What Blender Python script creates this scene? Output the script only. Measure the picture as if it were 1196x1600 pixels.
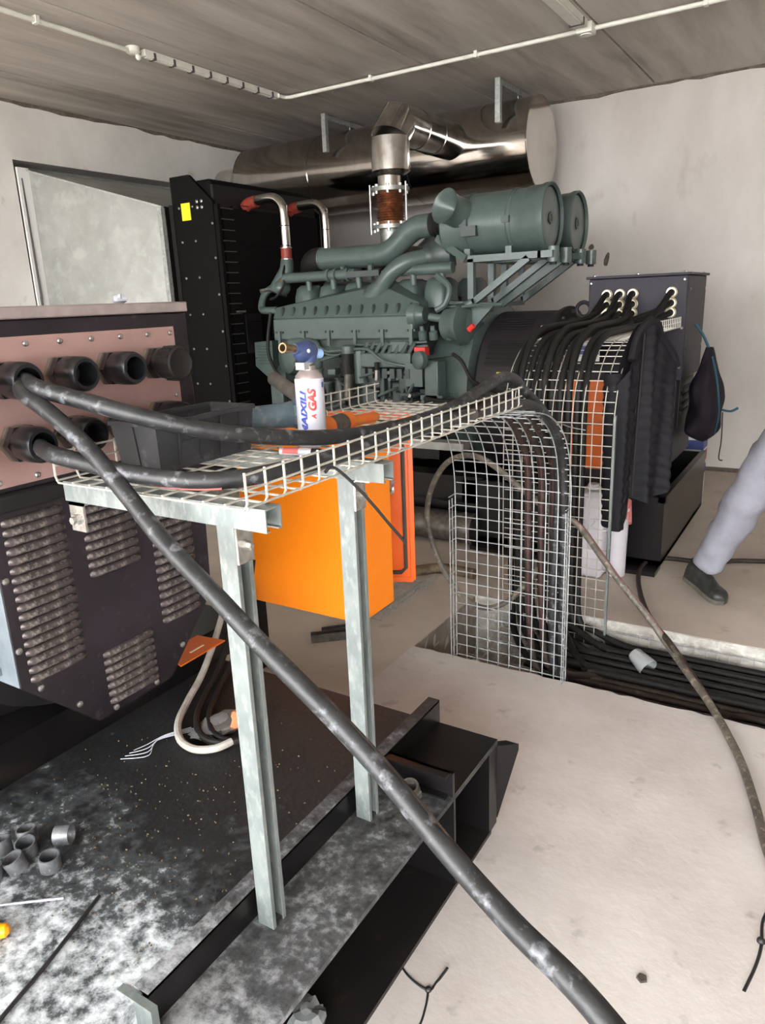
import bpy, bmesh, math, random
from mathutils import Vector, Matrix, noise
random.seed(7)
for o in list(bpy.data.objects): bpy.data.objects.remove(o)
SC = bpy.context.scene
COL = SC.collection
R = math.radians

# ---------------------------------------------------------------- camera
cam = bpy.data.cameras.new('camera'); camo = bpy.data.objects.new('camera', cam); COL.objects.link(camo)
cam.sensor_fit = 'HORIZONTAL'; cam.sensor_width = 36.0; cam.lens = 36.0 * 1139.67 / 1196; cam.clip_start = 0.02
def cam_axes(yaw, pitch, roll):
    f = Vector((math.sin(yaw)*math.cos(pitch), math.cos(yaw)*math.cos(pitch), math.sin(pitch)))
    r = f.cross(Vector((0, 0, 1))).normalized(); u = r.cross(f)
    c, s = math.cos(roll), math.sin(roll)
    return c*r + s*u, -s*r + c*u, f
_r, _u, _f = cam_axes(R(-32.25), R(-16.08), R(-2.36))
m = Matrix((_r, _u, -_f)).transposed().to_4x4(); m.translation = Vector((0, 0, 1.55)); camo.matrix_world = m
SC.camera = camo
# ---------------------------------------------------------------- world: bright overcast sky seen through the big open gate behind
w = bpy.data.worlds.new('overcast_sky'); SC.world = w; w.use_nodes = True
nt = w.node_tree; bg = nt.nodes['Background']
bg.inputs[0].default_value = (0.96, 0.98, 1.0, 1); bg.inputs[1].default_value = 9.0
SC.view_settings.view_transform = 'Standard'; SC.view_settings.look = 'None'
SC.view_settings.gamma = 1.0; SC.view_settings.exposure = 0.95
SC.view_settings.use_curve_mapping = False
SC.cycles.max_bounces = 8; SC.cycles.diffuse_bounces = 5; SC.cycles.glossy_bounces = 4
SC.cycles.sample_clamp_indirect = 20.0
SC.cycles.caustics_reflective = False; SC.cycles.caustics_refractive = False

# ---------------------------------------------------------------- helpers
WO = {}
def wo(o): return WO.get(o.name, Vector((0, 0, 0))) if o else Vector((0, 0, 0))
def tag(o, label, cat, group=None):
    o['label'] = label; o['category'] = cat
    if group: o['group'] = group
    return o
def thing(name, label, cat, loc, group=None):
    o = bpy.data.objects.new(name, None); o.empty_display_size = .1; COL.objects.link(o)
    o.location = loc; WO[o.name] = Vector(loc)
    return tag(o, label, cat, group)
def perp(d):
    d = Vector(d).normalized()
    a = Vector((0, 0, 1)) if abs(d.z) < .95 else Vector((1, 0, 0))
    x = a.cross(d).normalized(); return x, d.cross(x)
def crom(pts, k=6):
    pts = [Vector(p) for p in pts]
    if len(pts) < 3: return pts
    out = []; n = len(pts)
    for i in range(n-1):
        p0 = pts[max(i-1, 0)]; p1 = pts[i]; p2 = pts[i+1]; p3 = pts[min(i+2, n-1)]
        for j in range(k):
            t = j/k; t2 = t*t; t3 = t2*t
            out.append(.5*((2*p1)+(p2-p0)*t+(2*p0-5*p1+4*p2-p3)*t2+(3*p1-p0-3*p2+p3)*t3))
    out.append(pts[-1]); return out
class MB:
    def __init__(s): s.v = []; s.f = []
    def add(s, vs, fs):
        n = len(s.v); s.v += [Vector(a) for a in vs]; s.f += [tuple(i+n for i in f) for f in fs]; return s
    def box(s, x0, y0, z0, x1, y1, z1):
        if x0 > x1: x0, x1 = x1, x0
        if y0 > y1: y0, y1 = y1, y0
        if z0 > z1: z0, z1 = z1, z0
        return s.add([(x0,y0,z0),(x1,y0,z0),(x1,y1,z0),(x0,y1,z0),(x0,y0,z1),(x1,y0,z1),(x1,y1,z1),(x0,y1,z1)],
                     [(0,3,2,1),(4,5,6,7),(0,1,5,4),(1,2,6,5),(2,3,7,6),(3,0,4,7)])
    def cbox(s, c, sx, sy, sz): return s.box(c[0]-sx/2, c[1]-sy/2, c[2]-sz/2, c[0]+sx/2, c[1]+sy/2, c[2]+sz/2)
    def bar(s, p0, p1, w, h, up=(0, 0, 1)):
        p0 = Vector(p0); p1 = Vector(p1); d = (p1-p0).normalized(); u = Vector(up)
        sx = d.cross(u)
        if sx.length < 1e-4: sx = d.cross(Vector((1, 0, 0)))
        sx = sx.normalized()*w/2; su = sx.cross(d).normalized()*h/2
        vs = []
        for p in (p0, p1): vs += [p-sx-su, p+sx-su, p+sx+su, p-sx+su]
        return s.add(vs, [(0,1,2,3),(7,6,5,4),(0,4,5,1),(1,5,6,2),(2,6,7,3),(3,7,4,0)])
    def lathe(s, p0, d, prof, n=20, caps=True):
        p0 = Vector(p0); d = Vector(d).normalized(); x, y = perp(d); vs = []; fs = []
        for t, r in prof:
            for i in range(n):
                a = 2*math.pi*i/n; vs.append(p0+d*t+(x*math.cos(a)+y*math.sin(a))*r)
        k = len(prof)
        for j in range(k-1):
            for i in range(n):
                i2 = (i+1) % n; fs.append((j*n+i, j*n+i2, (j+1)*n+i2, (j+1)*n+i))
        if caps: fs.append(tuple(range(n-1, -1, -1))); fs.append(tuple((k-1)*n+i for i in range(n)))
        return s.add(vs, fs)
    def cyl(s, p0, p1, r0, r1=None, n=16, caps=True):
        p0 = Vector(p0); p1 = Vector(p1); return s.lathe(p0, p1-p0, [(0, r0), ((p1-p0).length, r0 if r1 is None else r1)], n, caps)
    def tube(s, pts, r, n=8, smooth=True, k=6, closed=False, caps=True):
        pts = crom(pts, k) if smooth else [Vector(p) for p in pts]
        m_ = len(pts); rr = r if callable(r) else (lambda t: r)
        vs = []; fs = []; X = None
        for i, p in enumerate(pts):
            if closed: d = pts[(i+1) % m_]-pts[i-1]
            else: d = pts[min(i+1, m_-1)]-pts[max(i-1, 0)]
            d = d.normalized()
            if X is None: X = perp(d)[0]
            X = (X-d*X.dot(d))
            X = X.normalized() if X.length > 1e-5 else perp(d)[0]
            Y = d.cross(X); q = rr(i/max(m_-1, 1))
            for j in range(n):
                a = 2*math.pi*j/n; vs.append(p+(X*math.cos(a)+Y*math.sin(a))*q)
        for i in range(m_ if closed else m_-1):
            i2 = (i+1) % m_
            for j in range(n):
                j2 = (j+1) % n; fs.append((i*n+j, i*n+j2, i2*n+j2, i2*n+j))
        if not closed and caps: fs.append(tuple(range(n-1, -1, -1))); fs.append(tuple((m_-1)*n+j for j in range(n)))
        return s.add(vs, fs)
    def wire(s, p0, p1, r, n=5): return s.cyl(p0, p1, r, n=n, caps=False)
    def prism(s, poly, off):
        off = Vector(off); n = len(poly); a = [Vector(p) for p in poly]
        nrm = Vector((0, 0, 0))
        for i in range(n): nrm += a[i].cross(a[(i+1) % n])
        if nrm.dot(off) < 0: a = a[::-1]
        vs = a+[p+off for p in a]
        fs = [tuple(range(n-1, -1, -1)), tuple(range(n, 2*n))]+[(i, (i+1) % n, n+(i+1) % n, n+i) for i in range(n)]
        return s.add(vs, fs)
    def sph(s, c, rx, ry=None, rz=None, n=14, m=9):
        ry = ry or rx; rz = rz or rx; c = Vector(c); vs = [c-Vector((0, 0, rz))]; fs = []
        for j in range(1, m):
            b = -math.pi/2+math.pi*j/m
            for i in range(n):
                a = 2*math.pi*i/n; vs.append(c+Vector((rx*math.cos(a)*math.cos(b), ry*math.sin(a)*math.cos(b), rz*math.sin(b))))
        vs.append(c+Vector((0, 0, rz))); L = len(vs)-1
        for i in range(n):
            fs.append((0, 1+(i+1) % n, 1+i)); fs.append((L, 1+(m-2)*n+i, 1+(m-2)*n+(i+1) % n))
        for j in range(m-2):
            for i in range(n):
                a = 1+j*n; fs.append((a+i, a+(i+1) % n, a+n+(i+1) % n, a+n+i))
        return s.add(vs, fs)
    def torus(s, c, ax, RR, r, n=24, m=8):
        c = Vector(c); x, y = perp(ax)
        return s.tube([c+(x*math.cos(2*math.pi*i/n)+y*math.sin(2*math.pi*i/n))*RR for i in range(n)], r, m, smooth=False, closed=True)
    def grid(s, fn, nu, nv, close_u=False):
        vs = [fn(i/(nu if close_u else nu-1), j/(nv-1)) for j in range(nv) for i in range(nu)]; fs = []
        for j in range(nv-1):
            for i in range(nu if close_u else nu-1):
                i2 = (i+1) % nu; fs.append((j*nu+i, j*nu+i2, (j+1)*nu+i2, (j+1)*nu+i))
        return s.add(vs, fs)
    def build(s, name, mat, parent=None, angle=38, bevel=0, sub=0, org=None):
        lo = Vector((min(v.x for v in s.v), min(v.y for v in s.v), min(v.z for v in s.v)))
        hi = Vector((max(v.x for v in s.v), max(v.y for v in s.v), max(v.z for v in s.v)))
        og = Vector(org) if org is not None else Vector(((lo.x+hi.x)/2, (lo.y+hi.y)/2, lo.z))
        me = bpy.data.meshes.new(name); me.from_pydata([tuple(v-og) for v in s.v], [], s.f); me.validate(); me.update()
        bm = bmesh.new(); bm.from_mesh(me); bmesh.ops.recalc_face_normals(bm, faces=bm.faces); bm.to_mesh(me); bm.free()
        me.shade_smooth(); me.set_sharp_from_angle(angle=R(angle))
        me.materials.append(M[mat])
        o = bpy.data.objects.new(name, me); COL.objects.link(o)
        if parent: o.parent = parent
        o.location = og-wo(parent); WO[o.name] = og
        if bevel:
            b = o.modifiers.new('bevel', 'BEVEL'); b.width = bevel; b.segments = 2; b.limit_method = 'ANGLE'; b.angle_limit = R(40)
        if sub:
            b = o.modifiers.new('sub', 'SUBSURF'); b.levels = sub; b.render_levels = sub
        return o
def dup(o, parent, at):
    c = o.copy(); COL.objects.link(c); c.parent = parent
    c.location = Vector(at)-wo(parent); WO[c.name] = Vector(at); return c
def struct(o): o['kind'] = 'structure'; return o
def cablebuild(name, pts, r, mat, label, cat='cable', group=None, n=10, k=7):
    o = MB().tube(pts, r, n, k=k).build(name, mat)
    return tag(o, label, cat, group)

# ---------------------------------------------------------------- materials
M = {}
def rgb(h):
    h = h.lstrip('#'); c = [int(h[i:i+2], 16)/255 for i in (0, 2, 4)]
    return tuple(x/12.92 if x <= .04045 else ((x+.055)/1.055)**2.4 for x in c)+(1,)
def mat(name, c1, c2=None, rough=.5, metal=0., scale=8., stretch=(1, 1, 1), lo=.35, hi=.65, bump=0., bscale=None, detail=5, r2=None, c3=None, s3=40., lo3=.6, hi3=.75, coat=0., trans=0., alpha=1., world=False, spec=.5):
    m = bpy.data.materials.new(name); m.use_nodes = True; n = m.node_tree.nodes; L = m.node_tree.links
    b = n['Principled BSDF']; b.inputs['Roughness'].default_value = rough; b.inputs['Metallic'].default_value = metal
    b.inputs['Specular IOR Level'].default_value = spec
    if coat: b.inputs['Coat Weight'].default_value = coat
    if trans: b.inputs['Transmission Weight'].default_value = trans
    if alpha < 1: b.inputs['Alpha'].default_value = alpha
    c1 = rgb(c1) if isinstance(c1, str) else c1
    b.inputs['Base Color'].default_value = c1
    tc = n.new('ShaderNodeTexCoord'); mp = n.new('ShaderNodeMapping'); L.new(tc.outputs['Object'], mp.inputs['Vector'])
    if world:
        ge = n.new('ShaderNodeNewGeometry'); L.new(ge.outputs['Position'], mp.inputs['Vector'])
    mp.inputs['Scale'].default_value = stretch
    def nz(sc, d=detail):
        t = n.new('ShaderNodeTexNoise'); t.inputs['Scale'].default_value = sc; t.inputs['Detail'].default_value = d
        t.inputs['Roughness'].default_value = .62; L.new(mp.outputs['Vector'], t.inputs['Vector']); return t
    def ramp(t, lo_, hi_):
        r = n.new('ShaderNodeMapRange'); r.inputs[1].default_value = lo_; r.inputs[2].default_value = hi_; L.new(t.outputs[0], r.inputs[0]); return r
    def mixc(fac, a, bb):
        x = n.new('ShaderNodeMix'); x.data_type = 'RGBA'; L.new(fac.outputs[0], x.inputs[0])
        if isinstance(a, tuple): x.inputs[6].default_value = a
        else: L.new(a, x.inputs[6])
        x.inputs[7].default_value = bb; return x.outputs[2]
    col = None
    if c2:
        c2 = rgb(c2) if isinstance(c2, str) else c2
        f = ramp(nz(scale), lo, hi); col = mixc(f, c1, c2)
        if r2 is not None:
            x = n.new('ShaderNodeMapRange'); x.inputs[3].default_value = rough; x.inputs[4].default_value = r2
            L.new(f.outputs[0], x.inputs[0]); L.new(x.outputs[0], b.inputs['Roughness'])
    if c3:
        c3 = rgb(c3) if isinstance(c3, str) else c3
        f3 = ramp(nz(s3), lo3, hi3); col = mixc(f3, col if col else c1, c3)
    if col: L.new(col, b.inputs['Base Color'])
    if bump:
        t = nz(bscale or scale*3); bu = n.new('ShaderNodeBump'); bu.inputs['Strength'].default_value = bump; bu.inputs['Distance'].default_value = .01
        L.new(t.outputs[0], bu.inputs['Height']); L.new(bu.outputs[0], b.inputs['Normal'])
    M[name] = m; return m
mat('floor_near', '#cbc5c0', '#b9b1ab', .75, scale=2.2, c3='#8d8680', s3=9, lo3=.62, hi3=.8, bump=.15, bscale=30, world=True)
mat('floor_far', '#c2b6aa', '#aca092', .7, scale=1.6, c3='#8f8478', s3=7, lo3=.62, hi3=.82, bump=.12, bscale=25, world=True)
mat('trench', '#8f857b', '#776d63', .9, scale=6, c3='#a29a90', s3=14, lo3=.5, hi3=.75, bump=.4, bscale=30, world=True)
mat('kerb', '#b9b5ab', '#98938a', .88, scale=7, c3='#d3d2ca', s3=18, lo3=.48, hi3=.72, bump=.6, bscale=40, world=True)
mat('plaster', '#c9c4be', '#b3aca5', .9, scale=1.1, stretch=(1, 1, .5), c3='#a59d95', s3=4.5, lo3=.6, hi3=.85, bump=.08, bscale=30, world=True)
mat('plaster_left', '#dfdcd6', '#ccc8c1', .9, scale=1.4, c3='#a39483', s3=3.2, lo3=.64, hi3=.8, bump=.08, bscale=30, world=True)
mat('ceiling', '#c2bcb4', '#a19990', .92, scale=4.5, stretch=(1.0, .12, 1), c3='#7f7871', s3=2.6, lo3=.56, hi3=.75, bump=.2, bscale=60, world=True)
mat('joint', '#4b4641', '#35312d', .95, scale=10, world=True)
mat('mortar', '#6f665c', '#544b43', .95, scale=18, bump=.6, world=True)
mat('pvc_white', '#dcdcd2', '#cfcfc4', .4, scale=12)
mat('grey_clip', '#4a4744', None, .6)
mat('engine', '#4e5b57', '#45514d', .34, scale=9, c3='#3a4341', s3=22, lo3=.6, hi3=.85, bump=.05, bscale=60)
mat('engine_dark', '#3a4441', '#2d3533', .45, scale=14, c3='#39403f', s3=30, lo3=.5, hi3=.8)
mat('bolt_steel', '#b9b7b2', '#8d8b87', .32, .9, scale=60)
mat('stainless', '#d3cec8', '#c4bdb6', .13, 1., scale=3, stretch=(3, 1, 1))
mat('stainless_pipe', '#d6d3cf', '#b7b2ac', .16, 1., scale=12)
mat('bellows', '#b8876a', '#7d5840', .34, .85, scale=25)
mat('flange', '#a5a5a0', '#83837e', .42, .75, scale=30)
mat('rubber', '#141312', '#1f1c1a', .62, scale=20, bump=.1, spec=.3)
mat('red_hose', '#8c3424', '#6d2419', .55, scale=20)
mat('black_paint', '#121112', '#191718', .45, scale=10, spec=.3)
mat('black_gloss', '#0c0b0c', '#151313', .3, spec=.4, scale=8, c3='#2a2521', s3=10, lo3=.6, hi3=.9)
mat('rusty_black', '#141313', '#1d1b1a', .4, scale=8, c3='#4a3524', s3=9, lo3=.58, hi3=.7)
mat('radiator_black', '#0d0c0c', '#110f0f', .7, scale=14, spec=.1)
mat('alternator', '#2c282b', '#252124', .55, spec=.3, scale=10)
mat('box_grey', '#2c2830', '#26222a', .55, spec=.3, scale=7, c3='#37323a', s3=20, lo3=.6, hi3=.8)
mat('opening_black', '#060606', None, .7)
mat('galv', '#b3b6b2', '#9a9e9b', .42, .55, scale=14, c3='#c9ccc8', s3=45, lo3=.5, hi3=.7)
mat('galv_dull', '#a6a7a2', '#94958f', .6, .3, scale=3, c3='#b4b5b0', s3=8, lo3=.5, hi3=.8)
mat('wire_galv', '#cfcdc4', '#b2aea3', .4, .45, scale=30)
mat('wire_dull', '#b9bdbd', '#979b9b', .45, .5, scale=30)
mat('strut', '#868c89', '#707776', .45, .45, scale=18, stretch=(1, 1, .4), c3='#939894', s3=60, lo3=.5, hi3=.7)
mat('rust_in', '#7b6a52', '#4c3f31', .7, .2, scale=22)
mat('zinc', '#d6d4cf', '#a9a7a2', .25, .9, scale=50)
mat('pink_alu', '#bd9a93', '#a88783', .32, .55, scale=5, stretch=(1, .5, 1), c3='#b8a09a', s3=40, lo3=.55, hi3=.8)
mat('alu_strip', '#b9aca9', '#9d9190', .35, .6, scale=10)
mat('cover_dark', '#312a31', '#242024', .3, .4, scale=6, c3='#575052', s3=26, lo3=.6, hi3=.85)
mat('cover_left', '#7a8389', '#646d73', .42, .5, scale=8)
mat('louvre', '#554c4b', '#3b3433', .42, .35, scale=18, c3='#8f8782', s3=70, lo3=.52, hi3=.7)
mat('gland', '#17181a', '#101113', .3, scale=20, c3='#3c3e41', s3=50, lo3=.62, hi3=.8)
mat('gland_metal', '#8a8378', '#6a6359', .35, .6, scale=30)
mat('brass_ring', '#cfc7ae', '#b7ad92', .3, .7, scale=30)
mat('cable_scuff_glint', '#171718', '#28292a', .45, scale=22, stretch=(1, 1, 1), c3='#83858a', s3=34, lo3=.55, hi3=.8, bump=.12, bscale=60)  # pale flecks are scuffs plus highlights painted into the sheath colour
mat('cable_black', '#111010', '#181615', .58, spec=.25, scale=14, c3='#34312e', s3=40, lo3=.6, hi3=.85)
mat('cable_mid', '#151413', '#1e1c1a', .58, spec=.25, scale=14, c3='#413e39', s3=40, lo3=.6, hi3=.85)
mat('cable_brown', '#251e1b', '#352b25', .58, spec=.3, scale=16, c3='#564b42', s3=40, lo3=.55, hi3=.75)
mat('cable_muddy', '#45403a', '#6b6357', .6, scale=16, c3='#988c7c', s3=34, lo3=.54, hi3=.7)
mat('stripe_red', '#5e2020', '#451a1a', .55, scale=30)
mat('stripe_pink', '#c4605a', None, .5)
mat('orange', '#fb8a16', '#f98614', .4, scale=4)
mat('orange_in', '#e8641a', '#d95a14', .35, scale=6)
mat('gasket', '#4c453f', '#3b3530', .6, scale=20)
mat('orange_dark', '#d96a1c', '#c85f17', .45, scale=6)
mat('crate', '#1f2022', '#303134', .5, scale=10, c3='#5c5e61', s3=26, lo3=.58, hi3=.85)
mat('can_white', '#bdbdc6', '#b3b3bc', .3, scale=10)
mat('ink_blue', '#2a3a8c', None, .4)
mat('ink_red', '#d3302a', None, .4)
mat('torch_blue', '#37436a', '#2f3b5e', .38, scale=20)
mat('knob_blue', '#8fb4e6', None, .35)
mat('brass', '#a48a68', '#7d6547', .3, .85, scale=40)
mat('tool_blue', '#41555f', '#5b6a70', .45, scale=14, c3='#8b8078', s3=30, lo3=.55, hi3=.7)
mat('tool_red', '#b5343a', None, .4)
mat('tool_orange', '#cf5a2a', '#b5691f', .45, scale=16)
mat('steel_dark', '#6b665f', '#4c4843', .4, .6, scale=25)
mat('wood_dark', '#6a655e', '#4b4640', .6, scale=20)
mat('yellow', '#e6d81e', None, .5)
mat('ivory', '#d8cfae', None, .5)
mat('jacket', '#121114', '#19171b', .7, spec=.2, scale=9, bump=.25, bscale=35)
mat('bag', '#17131a', '#231d26', .75, spec=.25, scale=10, bump=.3, bscale=25)
mat('teal', '#1f5566', None, .6)
mat('white_plastic', '#cfcbd0', '#bfbabf', .45, scale=6)
mat('pink_cloth', '#c97a76', '#b0645f', .85, scale=20, bump=.3)
mat('sack_blue', '#39427e', None, .5)
mat('sack_red', '#c0393a', None, .5)
mat('trousers', '#8b8a93', '#7c7b84', .85, scale=7, bump=.35, bscale=22)
mat('shirt', '#5b6470', '#4d5561', .85, scale=7)
mat('skin', '#b98a6e', '#a87a60', .55, scale=10)
mat('hair', '#2a211c', None, .7)
mat('shoe', '#161817', '#232521', .5, scale=20, c3='#4a4941', s3=40, lo3=.55, hi3=.8)
mat('sole', '#45433d', '#5d5a50', .75, scale=20)
mat('cup', '#d9dcdc', None, .25, trans=.55)
mat('foil', '#c7c9c9', '#a9acac', .3, 0., scale=9, trans=.7)
mat('rag', '#b07245', '#8f5832', .7, scale=20, bump=.4)
mat('debris', '#4a423b', '#302a25', .9, scale=40)
mat('tie_black', '#1e1d1e', None, .5)
mat('conduit_white', '#b5b0a8', '#98938a', .5, scale=20)
mat('ring', '#77787a', '#4d4e50', .42, .35, scale=25, c3='#a7a8a8', s3=50, lo3=.58, hi3=.75)
mat('screw_steel', '#e9e6f2', '#cbc6dd', .15, .7, scale=10)
mat('tool_yellow', '#f5a010', None, .4)
mat('paper', '#d9d9d6', None, .6)
def dusty(name, base, mid, dust, lo, hi, far_y, near_y, scale=9, grad=.38):
    """black chequer plate under cement dust: the dust lies thick at one end and thins out in ragged patches"""
    m = bpy.data.materials.new(name); m.use_nodes = True; n = m.node_tree.nodes; L = m.node_tree.links; b = n['Principled BSDF']
    g = n.new('ShaderNodeNewGeometry')
    a = n.new('ShaderNodeTexNoise'); a.inputs['Scale'].default_value = scale; a.inputs['Detail'].default_value = 9; a.inputs['Roughness'].default_value = .72
    L.new(g.outputs['Position'], a.inputs['Vector'])
    p = n.new('ShaderNodeTexNoise'); p.inputs['Scale'].default_value = 5.0; p.inputs['Detail'].default_value = 4; L.new(g.outputs['Position'], p.inputs['Vector'])
    sep = n.new('ShaderNodeSeparateXYZ'); L.new(g.outputs['Position'], sep.inputs[0])
    r = n.new('ShaderNodeMapRange'); r.inputs[1].default_value = far_y; r.inputs[2].default_value = near_y; L.new(sep.outputs['Y'], r.inputs[0])
    def math_(op, x, y):
        q = n.new('ShaderNodeMath'); q.operation = op
        for i, s in enumerate((x, y)):
            if isinstance(s, float): q.inputs[i].default_value = s
            else: L.new(s, q.inputs[i])
        return q.outputs[0]
    s = math_('ADD', math_('MULTIPLY', r.outputs[0], grad), math_('ADD', math_('MULTIPLY', a.outputs[0], 1.0), math_('MULTIPLY', p.outputs[0], .5)))
    f = n.new('ShaderNodeMapRange'); f.inputs[1].default_value = lo; f.inputs[2].default_value = hi; L.new(s, f.inputs[0])
    x = n.new('ShaderNodeValToRGB'); L.new(f.outputs[0], x.inputs[0])
    e = x.color_ramp.elements; e[0].color = rgb(base); e[1].color = rgb(dust); k = e.new(.45); k.color = rgb(mid)
    L.new(x.outputs[0], b.inputs['Base Color'])
    q = n.new('ShaderNodeMapRange'); q.inputs[3].default_value = .62; q.inputs[4].default_value = .9; L.new(f.outputs[0], q.inputs[0]); L.new(q.outputs[0], b.inputs['Roughness'])
    v = n.new('ShaderNodeTexVoronoi'); v.inputs['Scale'].default_value = 60; L.new(g.outputs['Position'], v.inputs['Vector'])
    bu = n.new('ShaderNodeBump'); bu.inputs['Strength'].default_value = .35; bu.inputs['Distance'].default_value = .006
    L.new(math_('ADD', a.outputs[0], math_('MULTIPLY', v.outputs[0], .4)), bu.inputs['Height']); L.new(bu.outputs[0], b.inputs['Normal'])
    M[name] = m
dusty('dusty_plate', '#141516', '#3b3e40', '#c0c5c8', .84, 1.22, 1.05, .6, 30)
dusty('dusty_beam', '#1f1f20', '#4a4b4c', '#9b9d9f', .70, 1.1, 1.7, .6, 32, .2)

# ---------------------------------------------------------------- the room
XL, XR, YB, YF, ZC = -5.71, 4.6, 6.86, -2.9, 3.16
TX0, TY0, TY1, TD = -1.55, 2.68, 3.37, .36
fl = MB()
fl.box(XL-1.2, TY1, -.5, XR+.2, YB+.2, 0)
fl.box(XL-1.2, TY0, -.5, TX0, TY1, 0)
fl.box(XL-1.2, YF-.2, -.5, XR+.2, TY0, 0)
fl.box(TX0, TY0, -.5, XR+.2, TY1, -TD)
floor = struct(fl.build('floor', 'floor_far', org=(0, 0, 0)))
# screed of the near bay with a broken edge by the trench
edge = []
xx = TX0
while xx < XR: edge.append((xx, TY0+random.uniform(-.008, .006))); xx += .045
poly = [(p[0], p[1], 0) for p in edge]+[(XR, TY0, 0), (XR, YF, 0), (-2.9, YF, 0), (-1.75, .4, 0), (-1.6, 1.9, 0), (-1.55, 2.25, 0)]
struct(MB().prism(poly, (0, 0, .005)).build('floor_screed', 'floor_near', floor, org=(0, 0, 0)))
# rough cement face of the trench
def rough(x0, x1, z0, z1, y, amp, nx, nz, sgn):
    mb = MB(); mb.grid(lambda u, v: Vector((x0+(x1-x0)*u, y+sgn*amp*(.3+noise.noise(Vector((x0+(x1-x0)*u, v*.8, 3))*6)), z0+(z1-z0)*v)), nx, nz); return mb
struct(rough(TX0, XR, -TD, .0, TY1-.006, .012, 120, 9, -1).build('trench_wall', 'kerb', floor, angle=80))
struct(MB().grid(lambda u, v: Vector((TX0+.004+.012*noise.noise(Vector((u*5, v*3, 1))*3), TY0+(TY1-TY0)*u, -TD+TD*v)), 24, 9).build('trench_end', 'trench', floor, angle=80))
cl = struct(MB().box(XL-.3, YF-.3, ZC+.03, XR+.3, YB+.3, ZC+.25).build('ceiling', 'joint'))
xs = [XL-.25, -5.1, -3.85, -2.78, -1.54, -.30, .94, 2.18, XR+.25]
for a, b in zip(xs[:-1], xs[1:]):
    MB().box(a+.008, YF-.25, ZC+random.uniform(0, .006), b-.008, YB+.25, ZC+.05).build('ceiling_plank', 'ceiling', cl)
struct(MB().box(XL-.3, YB, 0, XR+.3, YB+.25, ZC+.03).build('wall_back', 'plaster'))
wr_ = MB().box(XR, YF, 0, XR+.25, YB, ZC+.03)
struct(wr_.build('wall_right', 'plaster'))
wl = MB(); OY0, OY1, OZ = 3.83, 5.72, 2.735
wl.box(XL-.3, YF, 0, XL, OY0, ZC+.03); wl.box(XL-.3, OY1, 0, XL, YB, ZC+.03); wl.box(XL-.3, OY0, OZ, XL, OY1, ZC+.03); wl.box(XL-.3, OY0, 0, XL, OY1, .55)
struct(wl.build('wall_left', 'plaster_left'))
wf = MB(); GX0, GX1, GZ = -5.0, 4.2, 3.06
wf.box(XL-.3, YF-.25, 0, GX0, YF, ZC+.03); wf.box(GX1, YF-.25, 0, XR+.25, YF, ZC+.03); wf.box(GX0, YF-.25, GZ, GX1, YF, ZC+.03)
struct(wf.build('wall_front', 'plaster'))
struct(MB().box(-30, -30, -.56, 30, 30, -.51).build('ground', 'floor_near'))
# mortar smear where walls meet the ceiling
def smear(p0, p1, nrm, name):
    p0 = Vector(p0); p1 = Vector(p1); nrm = Vector(nrm); n = 90
    def f(u, v):
        p = p0.lerp(p1, u); q = noise.noise(p*5); h = .022+.018*q+.012*noise.noise(p*17)
        prof = [(0.0005, 0), (.012+.01*q, -.001), (.010, -h*.7), (.0005, -h)]
        a, b = prof[int(round(v*3))]; return p+nrm*a+Vector((0, 0, b+.001))
    mb = MB(); mb.grid(f, n, 4); return struct(mb.build(name, 'mortar', angle=60))
smear((XL, YB, ZC), (XR, YB, ZC), (0, -1, 0), 'trim_1')
smear((XL, YF, ZC), (XL, YB, ZC), (1, 0, 0), 'trim_2')
struct(MB().box(XL, YB-.012, 0, XR, YB, .035).build('baseboard_back', 'mortar'))

# ---------------------------------------------------------------- ceiling conduit and trunking
def conduit(pts, r, label):
    t = thing('ceiling_conduit', label, 'conduit', pts[0])
    MB().tube(pts, r, 10, smooth=False).build('pipe', 'pvc_white', t)
    return t
t = conduit([(-4.05, -1.5, 3.135), (-4.05, 3.66, 3.135)], .014, 'white conduit on the ceiling running to the round junction box')
for y in (.6, 1.8, 3.0):
    MB().box(-4.07, y-.012, 3.118, -4.03, y+.012, 3.158).build('saddle_clip', 'pvc_white', t)
t = conduit([(-4.0, 5.06, 3.135), (-4.0, 5.13, 3.135), (-3.96, 5.16, 3.135), (2.9, 5.16, 3.135)], .014, 'white conduit crossing the ceiling parallel to the back wall')
for x in (-3.2, -2.35, -.9, .4):
    MB().box(x-.012, 5.14, 3.118, x+.012, 5.18, 3.158).build('saddle_clip', 'pvc_white', t)
t = thing('junction_box', 'round white junction box on the ceiling at the end of the trunking', 'junction box', (-4.05, 3.68, 3.1))
MB().lathe((-4.05, 3.68, 3.16), (0, 0, -1), [(0, .045), (.03, .045), (.04, .03)], 18).build('lid', 'pvc_white', t)
MB().sph((-4.03, 3.70, 3.105), .018).build('sensor', 'pvc_white', t)
def trunking(x, y0, y1, w, label, clips):
    t = thing('cable_trunking', label, 'trunking', (x, y0, 3.12))
    MB().box(x-w/2, y0, 3.118, x+w/2, y1, 3.159).build('channel', 'pvc_white', t, bevel=.003)
    MB().box(x-w/2+.012, y0+.02, 3.112, x+w/2-.012, y1-.02, 3.119).build('cover', 'pvc_white', t)
    for i in range(clips):
        y = y0+.08+(y1-y0-.16)*i/(clips-1)
        MB().box(x-w/2-.004, y-.009, 3.110, x+w/2+.004, y+.009, 3.15).build('clip', 'grey_clip', t)
trunking(-4.03, 3.74, 5.08, .045, 'slim ceiling trunking with dark clips near the left wall', 8)
trunking(-1.60, 2.4, 5.05, .085, 'wide ceiling trunking ending at the long conduit', 5)
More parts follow.
